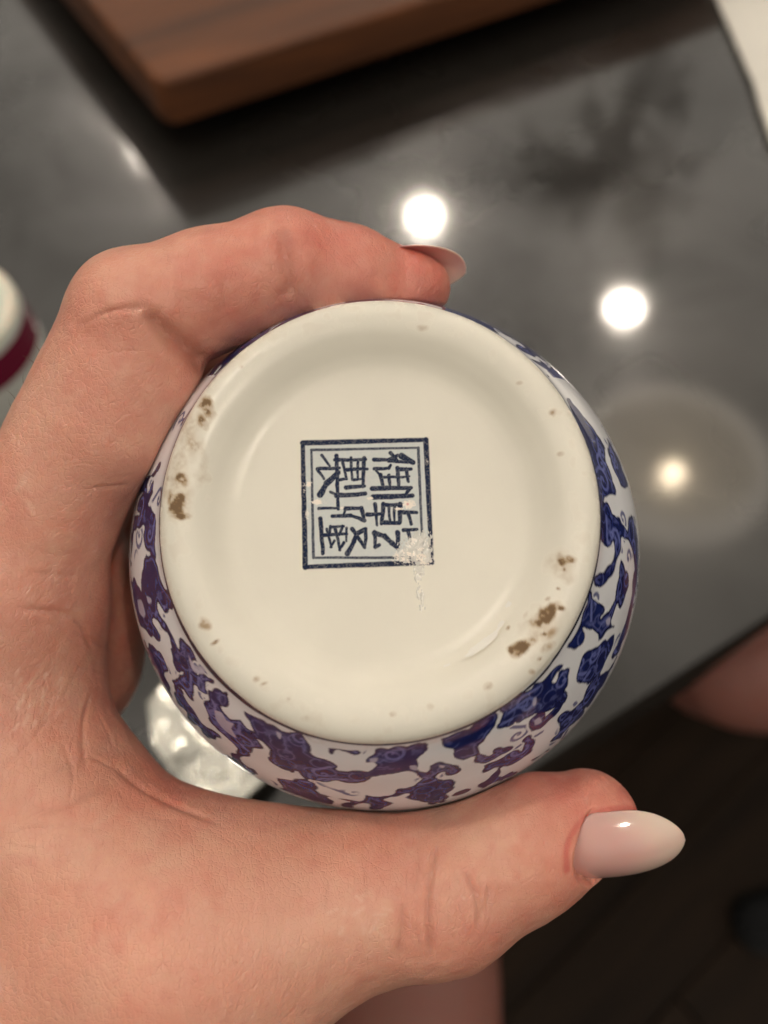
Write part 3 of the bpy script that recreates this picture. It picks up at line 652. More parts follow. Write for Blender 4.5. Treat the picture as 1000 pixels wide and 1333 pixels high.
def surface_nets(f, lo, hi, h):
    n = np.ceil((np.array(hi)-lo)/h).astype(int)+1
    ax = [lo[i]+h*np.arange(n[i]) for i in range(3)]
    Fv = np.empty(n, np.float32)
    for i0 in range(0, n[0], 12):
        g = np.stack(np.meshgrid(ax[0][i0:i0+12], ax[1], ax[2], indexing='ij'), -1)
        Fv[i0:i0+12] = f(g.reshape(-1, 3)).reshape(g.shape[:3])
    ins = Fv < 0
    c = np.zeros(tuple(n-1), np.int8)
    for a in (0, 1):
        for b_ in (0, 1):
            for d in (0, 1): c += ins[a:n[0]-1+a, b_:n[1]-1+b_, d:n[2]-1+d]
    mix = (c > 0) & (c < 8); idx = np.full(mix.shape, -1, np.int64); cells = np.argwhere(mix); idx[mix] = np.arange(len(cells))
    acc = np.zeros((len(cells), 3)); cnt = np.zeros(len(cells))
    cor = [(a, b_, d) for a in (0, 1) for b_ in (0, 1) for d in (0, 1)]
    for p in cor:
        for ax_ in range(3):
            if p[ax_]: continue
            q = list(p); q[ax_] = 1
            fa = Fv[cells[:, 0]+p[0], cells[:, 1]+p[1], cells[:, 2]+p[2]]; fb = Fv[cells[:, 0]+q[0], cells[:, 1]+q[1], cells[:, 2]+q[2]]
            m = (fa < 0) != (fb < 0); t = np.where(m, fa/(fa-fb+1e-12*(~m)), 0)
            pt = np.array(p, float)+np.zeros((len(cells), 3)); pt[:, ax_] = t
            acc[m] += pt[m]; cnt[m] += 1
    V = lo+h*(cells+acc/np.maximum(cnt, 1)[:, None]); Q = []
    for ax_ in range(3):
        o1, o2 = [(1, 2), (2, 0), (0, 1)][ax_]
        s0 = [slice(None)]*3; s1 = [slice(None)]*3; s0[ax_] = slice(0, -1); s1[ax_] = slice(1, None)
        E = ins[tuple(s0)] != ins[tuple(s1)]; e = np.argwhere(E)
        e = e[(e[:, o1] > 0) & (e[:, o2] > 0) & (e[:, o1] < n[o1]-1) & (e[:, o2] < n[o2]-1)]
        sgn = ins[e[:, 0], e[:, 1], e[:, 2]]
        def g(a, b_):
            q = e.copy(); q[:, o1] -= a; q[:, o2] -= b_; return idx[q[:, 0], q[:, 1], q[:, 2]]
        q4 = np.stack([g(1, 1), g(0, 1), g(0, 0), g(1, 0)], 1)
        q4[~sgn] = q4[~sgn][:, ::-1]; Q.append(q4)
    return V, np.vstack(Q)
def grad(f, P, e=.01):
    g = np.stack([f(P+np.eye(3)[i]*e)-f(P-np.eye(3)[i]*e) for i in range(3)], 1)/(2*e); return g
def subdivide(V, Q):
    """one Catmull-style split (linear) of an all-quad mesh"""
    E = np.sort(np.stack([Q, np.roll(Q, -1, 1)], -1).reshape(-1, 2), 1)
    key = E[:, 0]*len(V)+E[:, 1]; u, inv = np.unique(key, return_inverse=True)
    em = (V[u//len(V)]+V[u % len(V)])/2; ei = (inv+len(V)).reshape(-1, 4)
    fm = V[Q].mean(1); fi = np.arange(len(Q))+len(V)+len(u)
    W = np.vstack([V, em, fm])
    N = np.concatenate([np.stack([Q[:, i], ei[:, i], fi, ei[:, i-1]], 1) for i in range(4)])
    return W, N
def relax(V, Q, it=2, w=.5):
    for _ in range(it):
        acc = np.zeros_like(V); c = np.zeros(len(V))
        for i in range(4):
            for j in (1, 3):
                np.add.at(acc, Q[:, i], V[Q[:, (i+j) % 4]]); np.add.at(c, Q[:, i], 1)
        V = V*(1-w)+acc/np.maximum(c, 1)[:, None]*w
    return V
def newton(f, V, it=2):
    for _ in range(it):
        g = grad(f, V); v = f(V); s = v/np.maximum((g*g).sum(1), .2)
        V = V-g*np.clip(s, -.1, .1)[:, None]
    return V
lo = np.array([-9.5, -10.4, 10.2]); hi = np.array([4.6, 5.2, 20.6])
HV, HQ = surface_nets(f_hand, lo, hi, .13)
HV = relax(HV, HQ, 2); HV = newton(f_hand, HV)
HV, HQ = subdivide(HV, HQ); HV = newton(f_hand, HV, 1)
HV, HQ = subdivide(HV, HQ); HV = newton(f_hand, HV, 1)
HN = grad(f_hand, HV); HN /= np.maximum(np.linalg.norm(HN, axis=1), 1e-6)[:, None]
def hit_hand(px, py):
    dr = pc(px, py, 1.0); dr /= np.linalg.norm(dr); t = 10.5
    for i in range(80):
        v = float(f_hand((dr*t)[None])[0])
        if v < .004: break
        t += max(v*.7, .003)
        if t > 22: break
    return dr*t
def hline(pts, n=8):
    return np.array([hit_hand(*p) for p in catmull(pts, n)])
def dist_pl(P, L, rad):
    """distance of P to polyline L, within rad only"""
    lo_, hi_ = L.min(0)-rad, L.max(0)+rad
    m = np.where(((P > lo_) & (P < hi_)).all(1))[0]; d = np.full(len(P), 9.0)
    if not len(m): return d, np.zeros(len(P))
    q = P[m]; best = np.full(len(m), 9.0); bt = np.zeros(len(m)); n = len(L)-1
    for i in range(n):
        ab = L[i+1]-L[i]; t = np.clip(((q-L[i])@ab)/max(ab@ab, 1e-9), 0, 1)
        dd = np.linalg.norm(q-L[i]-t[:, None]*ab, axis=1); c = dd < best; best[c] = dd[c]; bt[c] = ((i+t)/n)[c]
    d[m] = best; T = np.zeros(len(P)); T[m] = bt; return d, T
# (points, depth cm, width cm, redness)
CREASES = [([(366,292),(371,330),(380,392)],.045,.085,.9),([(289,352),(294,408)],.014,.08,.3),([(186,402),(222,438),(252,462),(266,474)],.10,.11,.9),([(104,424),(140,406),(190,398)],.022,.035,.5),
 ([(118,636),(165,632)],.02,.03,.4),([(35,745),(100,750)],.015,.03,.3),([(20,792),(95,803),(122,850)],.025,.04,.4),([(95,820),(150,848)],.02,.03,.3),
 ([(118,905),(108,950),(112,1005)],.022,.035,.4),([(0,1000),(40,965),(66,930)],.018,.03,.3),([(40,1062),(95,1046),(150,1018)],.022,.04,.4),([(150,998),(200,1035),(285,1072)],.035,.06,.7),([(60,1010),(110,985),(150,1000)],.015,.03,.3),([(10,1085),(80,1075),(140,1080)],.012,.03,.2),
 ([(80,960),(95,1010),(90,1045)],.014,.025,.3),([(130,930),(150,975)],.014,.025,.3),
 ([(568,1098),(557,1175),(561,1248)],.038,.035,.8),([(604,1130),(620,1168),(624,1210)],.026,.03,.6),([(527,1172),(520,1245)],.024,.035,.5),([(582,1190),(588,1222)],.012,.03,.3),([(546,1110),(540,1165)],.012,.03,.3),([(636,1150),(634,1190)],.012,.03,.3),([(540,1200),(548,1240)],.014,.022,.3),([(588,1120),(598,1165)],.01,.02,.2),([(640,1120),(650,1165)],.008,.025,.2),
 ([(704,1110),(712,1135)],.01,.02,.2),([(430,1140),(424,1190)],.010,.03,.2),([(480,1130),(475,1180)],.010,.03,.2)]
rngc = random.Random(4)
for i in range(34):       # scattered fine lines of the palm and web
    x, y = rngc.uniform(5, 190), rngc.uniform(860, 1120)
    if y < 1000 and x > 110: continue
    an = rngc.gauss(-.5, .5) if rngc.random() < .65 else rngc.gauss(1.3, .3); l = rngc.uniform(18, 50)
    CREASES.append(([(x, y), (x+l*.5*math.cos(an)+rngc.uniform(-3, 3), y+l*.5*math.sin(an)), (x+l*math.cos(an), y+l*math.sin(an)+rngc.uniform(-3, 3))], rngc.uniform(.004, .010), .02, .12))
for i in range(14):       # little ridges beside the thumb nail
    x, y = 720+i*6, 1040-abs(i-6)*1.0+rngc.uniform(-3, 3)
    CREASES.append(([(x, y), (x+12, y-9), (x+22, y-13)], .004, .015, .05))
disp = np.zeros(len(HV)); red = np.zeros(len(HV))
for pts, dep, w, rd in CREASES:
    L = hline(pts, 6); d, T = dist_pl(HV, L, w*4)
    fade = ss(0, .15, T)*(1-ss(.85, 1, T))*.8+.2
    disp -= dep*np.exp(-(d/w)**2)*fade
    disp += dep*.22*np.exp(-((d-w*2.6)/(w*1.6))**2)*fade*(d < 9)
    red = np.maximum(red, rd*np.exp(-(d/(w*1.6))**2)*fade)
WN = HV*np.array([1, 1, 1])
disp += .035*(fbm(WN*1.3, 3, 11)-.5)+.014*(fbm(WN*4.5, 3, 13)-.5)
nearjar = ss(.02, .12, d_jar(cam2jar(HV))); disp *= nearjar
HV2 = HV+HN*disp[:, None]
# skin colour
pxv = 500+HV[:, 0]/HV[:, 2]*FPX; pyv = 666.5-HV[:, 1]/HV[:, 2]*FPX
base = np.array((.71, .37, .27)); redc = np.array((.60, .165, .125)); pale = np.array((.76, .46, .34)); dark = np.array((.40, .20, .14))
rr = np.zeros(len(HV))
for (x, y, d, rad, a_) in [(300,380,13,.9,.45),(430,350,13.6,1.1,.75),(520,380,13.9,.8,.95),(215,420,13,.7,.35),(740,1040,13.2,.9,.65),(800,1040,13.2,.5,.7),(230,1040,13.6,.9,.45),(570,1180,12.6,.9,.30),(150,900,14.5,1.2,.35),(690,1090,13,.8,.15),(160,460,13,.8,.3),(120,760,15,2.0,.35)]:
    c = pc(x, y, d); q = np.linalg.norm(HV-c, axis=1)/rad; rr = np.maximum(rr, a_*np.exp(-(q*.75)**2))
for nf in ([(738,1132),(739,1100),(754,1073),(778,1058),(810,1052),(836,1057)],):
    dn_, _t = dist_pl(HV, hline(nf, 8), .3); rr = np.maximum(rr, 1.0*np.exp(-(dn_/.07)**2))
rr = np.clip(rr*1.15+.26*(fbm(HV*1.3, 3, 40)-.47)*2+.26*(fbm(HV*6, 3, 41)-.5)*2, 0, 1)
bl = base*(1-.0)+0*HV
pl = ss(.5, .75, fbm(HV*.9, 3, 44))[:, None]*.6
HC = base*(1-pl)+pale*pl
HC = HC*(1-rr[:, None])+redc*rr[:, None]
HC = HC*(1-.40*red[:, None])+np.array((.42, .17, .12))*.40*red[:, None]
palm_shade = np.zeros(len(HV))  # shade of the palm and web painted into the skin colour
for (x, y, d, rad) in [(40,930,12.6,1.6),(130,1000,12.9,1.2),(200,640,13.5,1.0)]:
    palm_shade = np.maximum(palm_shade, np.exp(-(np.linalg.norm(HV-pc(x, y, d), axis=1)/rad)**2))
palm_shade *= .25+.5*fbm(HV*2.2, 4, 47)
HC = HC*(1-palm_shade[:, None]*.6)+np.array((.42, .22, .15))*palm_shade[:, None]*.6
# dry pale flecks
fl = np.zeros(len(HV))
for i in range(46):
    if i < 24: x, y, an = rngc.uniform(15, 85), rngc.uniform(870, 950), -1.0+rngc.gauss(0, .2)
    elif i < 30: x, y, an = rngc.uniform(15, 40), rngc.uniform(620, 660), rngc.uniform(0, 3)
    else: x, y, an = rngc.uniform(428, 500), rngc.uniform(1165, 1215), rngc.uniform(0, 3)
    l = rngc.uniform(5, 15)
    L = hline([(x, y), (x+l*math.cos(an), y+l*math.sin(an))], 2); d, T = dist_pl(HV, L, .06)
    fl = np.maximum(fl, rngc.uniform(.10, .34)*np.exp(-(d/.028)**2))
HC = HC*(1-fl[:, None])+np.array((.85, .68, .55))*fl[:, None]

person = thing('person', 'bare hand with long pale almond nails holding the blue and white jar upside down', 'person', (0, -20, -90))
def to_person(o):
    o.parent = person; o.matrix_parent_inverse = Matrix.Translation(person.location).inverted()
hand = mesh_obj('hand', cam2world(HV2), HQ, M_skin); to_person(hand)
attr_color(hand, 'paint', HC)

# ---- nails
def nail(name, cen, side, up, wprof, n_u=60, n_v=31, bulge=.2, thick=.045, pale_tip=.35, lab=None):
    """cen: list of centre points (cm, camera axes); side/up: vectors; wprof(u): half width"""
    Cn = catmull(cen, 16); nu = n_u; idx = np.linspace(0, len(Cn)-1, nu)
    cc = np.stack([np.interp(idx, np.arange(len(Cn)), Cn[:, i]) for i in range(3)], 1)
    u = np.linspace(0, 1, nu); v = np.linspace(-1, 1, n_v)
    w = np.array([wprof(x) for x in u])
    def sheet(off):
        ee = (1-np.abs(v)**4*.55)
        P = cc[:, None, :]+side*(v[None, :, None]*w[:, None, None])+up*((bulge*(1-(v[None, :]*w[:, None]/w.max())**2))[..., None]-(bulge*(1-(w/w.max()))[:, None]*.35*np.ones((1, n_v)))[..., None])
        return P+up*off*(ee[None, :, None])
    A = sheet(thick/2); B = sheet(-thick/2)
    Vn = np.vstack([A.reshape(-1, 3), B.reshape(-1, 3)]); f = grid_faces(nu, n_v); g = f[:, ::-1]+nu*n_v
    rim = []
    N = nu*n_v
    for i in range(nu-1):
        for j in (0, n_v-1):
            a_, b_ = i*n_v+j, (i+1)*n_v+j; rim.append((a_, a_+N, b_+N, b_) if j == 0 else (b_, b_+N, a_+N, a_))
    for j in range(n_v-1):
        for i in (0, nu-1):
            a_, b_ = i*n_v+j, i*n_v+j+1; rim.append((b_, b_+N, a_+N, a_) if i == 0 else (a_, a_+N, b_+N, b_))
    Fn = np.vstack([f, g, np.array(rim)])
    o = mesh_obj(name, cam2world(Vn), Fn, M_nail); to_person(o)
    uu = np.repeat(u, n_v); vv = np.abs(np.tile(v, nu)); uu = np.concatenate([uu, uu]); vv = np.concatenate([vv, vv])
    tip = ss(.42, .95, uu+.18*vv)[:, None]
    cN = np.array((.70, .38, .34))*(1-tip)+np.array((.80, .57, .48))*tip
    attr_color(o, 'paint', cN)
    if lab: o['label'] = lab
    return o
def almond(W, u0=.0):
    def f(u):
        if u < .16: return W*(.62+.38*math.sin(u/.16*math.pi/2))
        if u < .42: return W
        t = (u-.42)/.58; return W*max(1-t**2.4, 0.0)**.62+.0015
    return f
aa = np.linspace(0, NLEN, 14)
nail('fingernail', [NB0+NAX*a_+NUP*float(nh(a_)) for a_ in aa], NSD, NUP, lambda u: float(nw(u*NLEN)), bulge=NBUL, lab='long glossy pale pink almond nail on the thumb')
ax = n_(pc(606, 356, 14.0)-pc(515, 340, 13.8)); up = n_([.10, .78, .50]); up = n_(up-ax*(up@ax)); side = np.cross(up, ax)
nail('fingernail', [pc(492, 352, 13.90), pc(535, 349, 13.88), pc(572, 353, 13.88), pc(607, 362, 13.92)], side, up, almond(.47), bulge=.20, lab='long pale almond nail on the index finger')

# ---- fine hairs along the outer side of the hand
cand = np.where((pxv < 130) & (pxv > 0) & (pyv > 430) & (pyv < 625) & (HN[:, 0] < -.75) & (np.abs(HN[:, 2]) < .5))[0]
Vh, Fh = [], []
for i in rngc.sample(list(cand), min(26, len(cand))):
    p = HV2[i]; dr = HN[i]*.6+np.array([rngc.uniform(-.1, .2), rngc.uniform(.2, .9), rngc.uniform(-.3, .3)]); dr /= np.linalg.norm(dr); l = rngc.uniform(.10, .22); cu = np.array([rngc.uniform(-.3, .3), rngc.uniform(-.3, .5), 0]); b0 = len(Vh)
    sd = np.cross(dr, [0, 0, 1.]); sd /= np.linalg.norm(sd); s2 = np.cross(dr, sd)
    for k in range(5):
        t = k/4; c = p+dr*l*t+cu*l*t*t; w_ = .0045*(1-.8*t)
        for q in range(3): a_ = q*2.094; Vh.append(c+(sd*math.cos(a_)+s2*math.sin(a_))*w_)
    for k in range(4):
        for q in range(3): Fh.append((b0+k*3+q, b0+k*3+(q+1) % 3, b0+k*3+3+(q+1) % 3, b0+k*3+3+q))
if Vh:
    hr = mesh_obj('hair', cam2world(np.array(Vh)), np.array(Fh), simple_mat('fine_hair', (.16, .09, .05), .5, var=.1)); to_person(hr); hr['kind'] = 'stuff'; hr['label'] = 'fine short hairs on the outer side of the hand'

# ---- bare legs below the counter
def limb(pts, rad, name):
    P = np.array(pts, float); C_ = catmull(P, 10); R_ = catmull(np.column_stack([rad, rad]), 10)[:, 0]
    T = np.gradient(C_, axis=0); T /= np.linalg.norm(T, axis=1)[:, None]; nn = 40; Vv = []
    a0 = np.cross(T[0], [0, 1, .3]); a0 /= np.linalg.norm(a0)
    for i in range(len(C_)):
        a0 = a0-T[i]*(a0@T[i]); a0 /= np.linalg.norm(a0); b0 = np.cross(T[i], a0)
        for k in range(nn):
            t = 2*math.pi*k/nn; Vv.append(C_[i]+R_[i]*(a0*math.cos(t)*1.0+b0*math.sin(t)*.92))
    Vv = np.array(Vv); Ff = []
    for i in range(len(C_)-1):
        for k in range(nn): Ff.append((i*nn+k, i*nn+(k+1) % nn, (i+1)*nn+(k+1) % nn, (i+1)*nn+k))
    o = mesh_obj(name, Vv, np.array(Ff), M_skin); to_person(o)
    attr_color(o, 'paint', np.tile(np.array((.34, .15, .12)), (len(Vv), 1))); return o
def w_at(px, py, d): return cam2world(pc(px, py, d))
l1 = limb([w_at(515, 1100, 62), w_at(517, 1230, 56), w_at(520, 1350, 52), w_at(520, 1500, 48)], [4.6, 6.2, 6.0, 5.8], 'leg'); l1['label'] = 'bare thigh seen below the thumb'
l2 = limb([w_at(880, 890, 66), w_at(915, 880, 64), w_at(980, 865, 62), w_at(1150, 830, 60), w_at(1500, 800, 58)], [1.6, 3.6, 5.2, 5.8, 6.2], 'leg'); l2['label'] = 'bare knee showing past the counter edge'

# ---------------------------------------------------------------- counter, floor
A_, B_ = onplane(330, 1240), onplane(1000, 805)
ed = (B_-A_)[:2]; ed /= np.linalg.norm(ed); nrm = np.array([-ed[1], ed[0]])       # towards the counter
def bevel_box(lx, ly, lz, r, seg=4, corner=0.0, cs=8):
    """box centred in x,y, z 0..lz, vertical corners rounded by corner, horizontal edges by r"""
    def ring(ins, z):
        out = []; c = max(corner-ins, 1e-4); hx, hy = lx/2-ins, ly/2-ins
        for q, (sx, sy) in enumerate([(1, 1), (-1, 1), (-1, -1), (1, -1)]):
            for k in range(cs+1):
                t = math.pi/2*(q+k/cs); out.append((sx*(hx-c)+c*math.cos(t), sy*(hy-c)+c*math.sin(t), z))
        return out
    rings = []
    for k in range(seg+1): t = math.pi/2*k/seg; rings.append(ring(r*(1-math.sin(t)), r*(1-math.cos(t))))
    for k in range(seg+1): t = math.pi/2*k/seg; rings.append(ring(r*(1-math.cos(t)), lz-r+r*math.sin(t)))
    n = len(rings[0]); Vv = [p for R_ in rings for p in R_]; Ff = []
    for i in range(len(rings)-1):
        for k in range(n): Ff.append((i*n+k, i*n+(k+1) % n, (i+1)*n+(k+1) % n, (i+1)*n+k))
    Ff.append(tuple(range(n))[::-1]); Ff.append(tuple((len(rings)-1)*n+k for k in range(n)))
    return Vv, Ff
Vv, Ff = bevel_box(420, 160, 4, .35, 4, .5)
co = mesh_obj('countertop', Vv, Ff, M_counter); co['kind'] = 'structure'
mid = (A_[:2]+B_[:2])/2+nrm*80
co.location = (mid[0]*CM, mid[1]*CM, -4*CM); ang = math.atan2(ed[1], ed[0]); co.rotation_euler = (0, 0, ang)
Vv, Ff = bevel_box(400, 130, 84, .2, 2, .3)
cb = mesh_obj('base_cabinet', Vv, Ff, simple_mat('dark_cabinet', (.02, .016, .013), .5, var=.2, vscale=20)); tag(cb, 'dark base cabinet carrying the stone countertop', 'cabinet')
m2 = (A_[:2]+B_[:2])/2+nrm*(80+8); cb.location = (m2[0]*CM, m2[1]*CM, -89.9*CM); cb.rotation_euler = (0, 0, ang)
fl_ = bpy.data.objects.new('floor', None); col.objects.link(fl_); fl_['kind'] = 'structure'; fl_.location = (0, 0, -.92)
Vv, Ff = bevel_box(500, 500, 1, .1, 1, .1)
sub = mesh_obj('subfloor', Vv, Ff, M_black, fl_); sub.location = (0, 0, -.011)
Vv, Ff = bevel_box(150, 11.7, 1.6, .15, 2, .05, 1)
pk0 = None; rf = random.Random(2)
fang = ang+math.radians(8)
for i in range(-9, 10):
    for j in range(-1, 2):
        if pk0 is None: pk0 = mesh_obj('plank', Vv, Ff, M_floor, fl_, smooth=False); o = pk0
        else: o = pk0.copy(); col.objects.link(o)
        x = j*150.3+(i % 3)*47-40; y = i*11.9-20
        o.location = ((x*math.cos(fang)-y*math.sin(fang))*CM, (x*math.sin(fang)+y*math.cos(fang))*CM, rf.uniform(0, .0004)); o.rotation_euler = (0, 0, fang)
# dark slipper-like shape on the floor at the right
def lump(name, cx_, cy_, cz, lx, ly, lz, rot, mat, parent=None, hollow=True):
    Vv = []; Ff = []; nu, nv = 28, 12
    for i in range(nv+1):
        ph = math.pi/2*i/nv
        for k in range(nu):
            t = 2*math.pi*k/nu; ex = math.copysign(abs(math.cos(t))**.8, math.cos(t)); ey = math.copysign(abs(math.sin(t))**.8, math.sin(t))
            taper = 1-.18*(ex < 0)*abs(ex)
            Vv.append((lx*ex*math.cos(ph)**.6 if i < nv else 0, ly*ey*taper*math.cos(ph)**.6 if i < nv else 0, lz*math.sin(ph)*(1-.35*ex)))
    for i in range(nv):
        for k in range(nu): Ff.append((i*nu+k, i*nu+(k+1) % nu, (i+1)*nu+(k+1) % nu, (i+1)*nu+k))
    o = mesh_obj(name, Vv, np.array(Ff), mat, parent); o.location = (cx_*CM, cy_*CM, cz*CM); o.rotation_euler = (0, 0, rot); return o
fp = onplane(1050, 1190, -90)
sl = thing('slipper', 'black slipper lying on the dark wooden floor at the right', 'slipper', (fp[0], fp[1], -90.3), rot=(0, 0, math.radians(10)))
Vv, Ff = bevel_box(20, 7.5, 1.4, .4, 3, 3.4); s1 = mesh_obj('sole', Vv, Ff, M_rubber, sl)
s2 = lump('upper', -4.5, 0, 1.4, 5.4, 3.5, 4, math.pi, M_black, sl)

# ---------------------------------------------------------------- walnut board
corner = np.array([-13.2, 49.7]); LX_, LY_, TZ = 52.0, 36.0, 2.95
d1 = np.array([math.cos(ang), math.sin(ang)]); d2 = np.array([-math.sin(ang), math.cos(ang)])
bc = corner+d1*LX_/2+d2*LY_/2
bd = thing('cutting_board', 'walnut cutting board with rounded corners raised on short feet', 'cutting board', (bc[0], bc[1], 0), rot=(0, 0, ang))
Vv, Ff = bevel_box(LX_, LY_, TZ, .35, 5, 1.1); slab = mesh_obj('slab', Vv, Ff, M_wood, bd); slab.location = (0, 0, .021)
def cyl(r, h, n=32, bev=.1):
    P = np.array([(.001, 0), (r-bev, 0), (r-bev*.3, bev*.3), (r, bev), (r, h-bev), (r-bev*.3, h-bev*.3), (r-bev, h), (.001, h)])
    V, F = lathe(P, n); return V, F
Vf, Ff = cyl(1.4, 2.1); ft = None
for sx in (-1, 1):
    for sy in (-1, 1):
        if ft is None: ft = mesh_obj('foot', Vf, Ff, M_rubber, bd); o = ft
        else: o = ft.copy(); col.objects.link(o); o.parent = bd
        o.location = (sx*(LX_/2-5)*CM, sy*(LY_/2-5)*CM, 0)

# ---------------------------------------------------------------- second jar, upside down on the counter
P2j = [(0, -.25), (1.9, -.25), (2.6, -.22), (2.95, -.08), (3.2, 0), (3.45, -.03), (3.62, -.18), (3.68, -.4), (3.76, -.8), (3.86, -1.5), (3.98, -2.4), (4.02, -3.4), (3.9, -4.8), (3.6, -6.0), (2.7, -6.9), (2.5, -7.3), (2.5, -7.9), (2.3, -7.9), (2.3, -7.0), (3.6, -4.5), (3.7, -3), (3.2, -.8), (.02, -.6)]
pr2 = resample(catmull(P2j, 8), lambda p: .06 if p[1] > -2.8 else .25); pr2[0, 0] = .02
V, F = lathe(pr2, 260)
C = np.tile(np.array(srgb(214, 220, 205)), (len(V), 1)); r0 = np.hypot(V[:, 0], V[:, 1])
isr = (V[:, 2] < -.75) & (V[:, 2] > -2.1) & (r0 > 3.6)
C[V[:, 2] < -.45] = srgb(196, 198, 192); C[isr] = srgb(104, 18, 46)
nn = fbm(V*8, 3, 3); rim_glint = (abs(V[:, 2]+.12) < .14) & (r0 > 3.2) & (nn > .52); C[rim_glint] = srgb(250, 225, 205)  # spots of light along the rim, painted into the porcelain colour
q = onplane(16, 405, 7.9); cxy = (q[0]-3.62, q[1])
j2 = thing('porcelain_jar', 'pale greenish white jar with crimson band standing upside down at the left edge', 'jar', (cxy[0], cxy[1], 7.9))
b2 = mesh_obj('body', V, F[:, ::-1], M_porc, j2); attr_color(b2, 'paint', C); attr_float(b2, 'gloss', np.full(len(V), .15))

# ---------------------------------------------------------------- off-white folded towel at the top right
pa = [onplane(1000, 185), onplane(985, 140), onplane(978, 112), onplane(972, 100), onplane(938, 22)]
edge = [(p[0], p[1]) for p in pa]; edge = [(pa[0][0]+.6, pa[0][1]-9)]+edge+[(pa[-1][0]+.2, pa[-1][1]+14)]
nx, ny = 40, 90; ey = np.array([e_[1] for e_ in edge]); ex = np.array([e_[0] for e_ in edge])
ys = np.linspace(ey[0], ey[-1], ny); xs = np.interp(ys, ey, ex)
Vt = []
for k in range(ny):
    for i in range(nx):
        u_ = (i/(nx-1))**1.5; Vt.append((xs[k]+u_*22, ys[k]+u_*2, 0))
Vt = np.array(Vt); hgt = .42+.14*fbm(Vt*.25, 3, 60)+.05*fbm(Vt*1.3, 3, 61)
ui = np.tile(np.linspace(0, 1, nx)**1.5, ny); hgt = hgt*(.80+.20*ss(0, .04, ui)); top_ = Vt.copy(); top_[:, 2] = hgt; bot = Vt.copy(); bot[:, 2] = hgt-.22; bot[:, 0] += .06*(ui == 0)
f = grid_faces(ny, nx); N = nx*ny; rim = []
for k in range(ny-1): rim.append((k*nx, (k+1)*nx, (k+1)*nx+N, k*nx+N)); rim.append(((k+1)*nx+nx-1, k*nx+nx-1, k*nx+nx-1+N, (k+1)*nx+nx-1+N))
for i in range(nx-1): rim.append((i+1, i, i+N, i+1+N)); rim.append(((ny-1)*nx+i, (ny-1)*nx+i+1, (ny-1)*nx+i+1+N, (ny-1)*nx+i+N))
tw_ = mesh_obj('paper_towel', np.vstack([top_, bot]), np.vstack([f[:, ::-1], f+N, np.array(rim)]), M_towel); tag(tw_, 'off-white paper towel lying on the counter at the upper right', 'paper towel')

# ---------------------------------------------------------------- crumpled silvery wrapper on the counter under the jar
M_foil, nt, b = new_mat('silvery_film')
b.inputs['Base Color'].default_value = (.70, .69, .62, 1); b.inputs['Metallic'].default_value = .9; b.inputs['Roughness'].default_value = .27
noise_bump(nt, b, 45, .10, .003, 1)
wp = [onplane(*p, .6) for p in [(192, 918), (216, 890), (300, 900), (380, 960), (372, 1000), (310, 1058), (270, 1075), (196, 965)]]
cw = np.mean(wp, 0); nn_ = 60; G_ = []; Pw = np.array([p[:2] for p in wp]); angs = np.linspace(0, 2*math.pi, 96, endpoint=False)
def polyr(t):
    d = np.array([math.cos(t), math.sin(t)]); best = 1
    for i in range(len(Pw)):
        a_, b_ = Pw[i-1]-cw[:2], Pw[i]-cw[:2]; Mx = np.array([d, a_-b_]).T
        try: s_1, q_ = np.linalg.solve(Mx, a_)
        except Exception: continue
        if s_1 > 0 and -1e-6 <= q_ <= 1+1e-6: best = s_1
    return best
RR = np.array([polyr(t) for t in angs]); rad = np.linspace(.01, 1, 26)
Vw = np.array([[math.cos(t)*R_*q_, math.sin(t)*R_*q_, 0] for t, R_ in zip(angs, RR) for q_ in rad])
rid = 1-abs(2*fbm(Vw*.9+4, 3, 77)-1)
Vw[:, 2] = .3+1.0*(fbm(Vw*.40+4, 1, 77))+.15*rid*rid
top_ = Vw; bot = Vw.copy(); bot[:, 2] = np.maximum(bot[:, 2]-.05, .02); f = grid_faces(len(angs), len(rad), True); N = len(Vw)
rim = [((i*26+25), (((i+1) % 96)*26+25), (((i+1) % 96)*26+25)+N, (i*26+25)+N) for i in range(96)]
wr_ = mesh_obj('wrapper', np.vstack([top_, bot]), np.vstack([f[:, ::-1], f+N, np.array(rim)]), M_foil); tag(wr_, 'crumpled silvery wrapper on the counter behind the jar and the web of the thumb', 'wrapper')
wr_.location = (cw[0]*CM, cw[1]*CM, 0)

# ---------------------------------------------------------------- ceiling lamps (seen mirrored in the counter)
CEIL = 150.0
def mirror_at(px, py, H=CEIL):
    r_ = cam2world(pc(px, py, 1.0))-np.array([0, 0, CAMZ]); t = (CAMZ+H)/-r_[2]
    return np.array([r_[0]*t, r_[1]*t, H])
Vl, Fl = cyl(8.4, .6, 40, .15)
ringP = np.array([(8.5, 0), (10.6, .3), (10.6, 1.2), (8.5, 1.2), (8.5, 0)])
lm = None; MIR = [('downlight', (553, 280), 'recessed downlight farthest ahead over the counter'), ('downlight', (813, 400), 'recessed downlight to the right over the counter'), ('downlight', (190, 185), 'recessed downlight to the left beyond the cutting board')]
spots = [(mirror_at(*p), l) for _, p, l in MIR]+[(np.array([-48, 32, CEIL]), 'recessed downlight over the hand'), (np.array([42, -34, CEIL]), 'recessed downlight behind the viewer on the right')]
for pos, lab in spots:
    t = thing('downlight', lab, 'ceiling lamp', pos, 'recessed downlights')
    if lm is None:
        Vr, Fr = lathe(ringP, 40); lm = (mesh_obj('lens', Vl, Fl, M_lamp, t), mesh_obj('trim_ring', Vr, Fr, M_trim, t))
        lm[0].location = (0, 0, .004)
    else:
        for s_o in lm: o = s_o.copy(); col.objects.link(o); o.parent = t
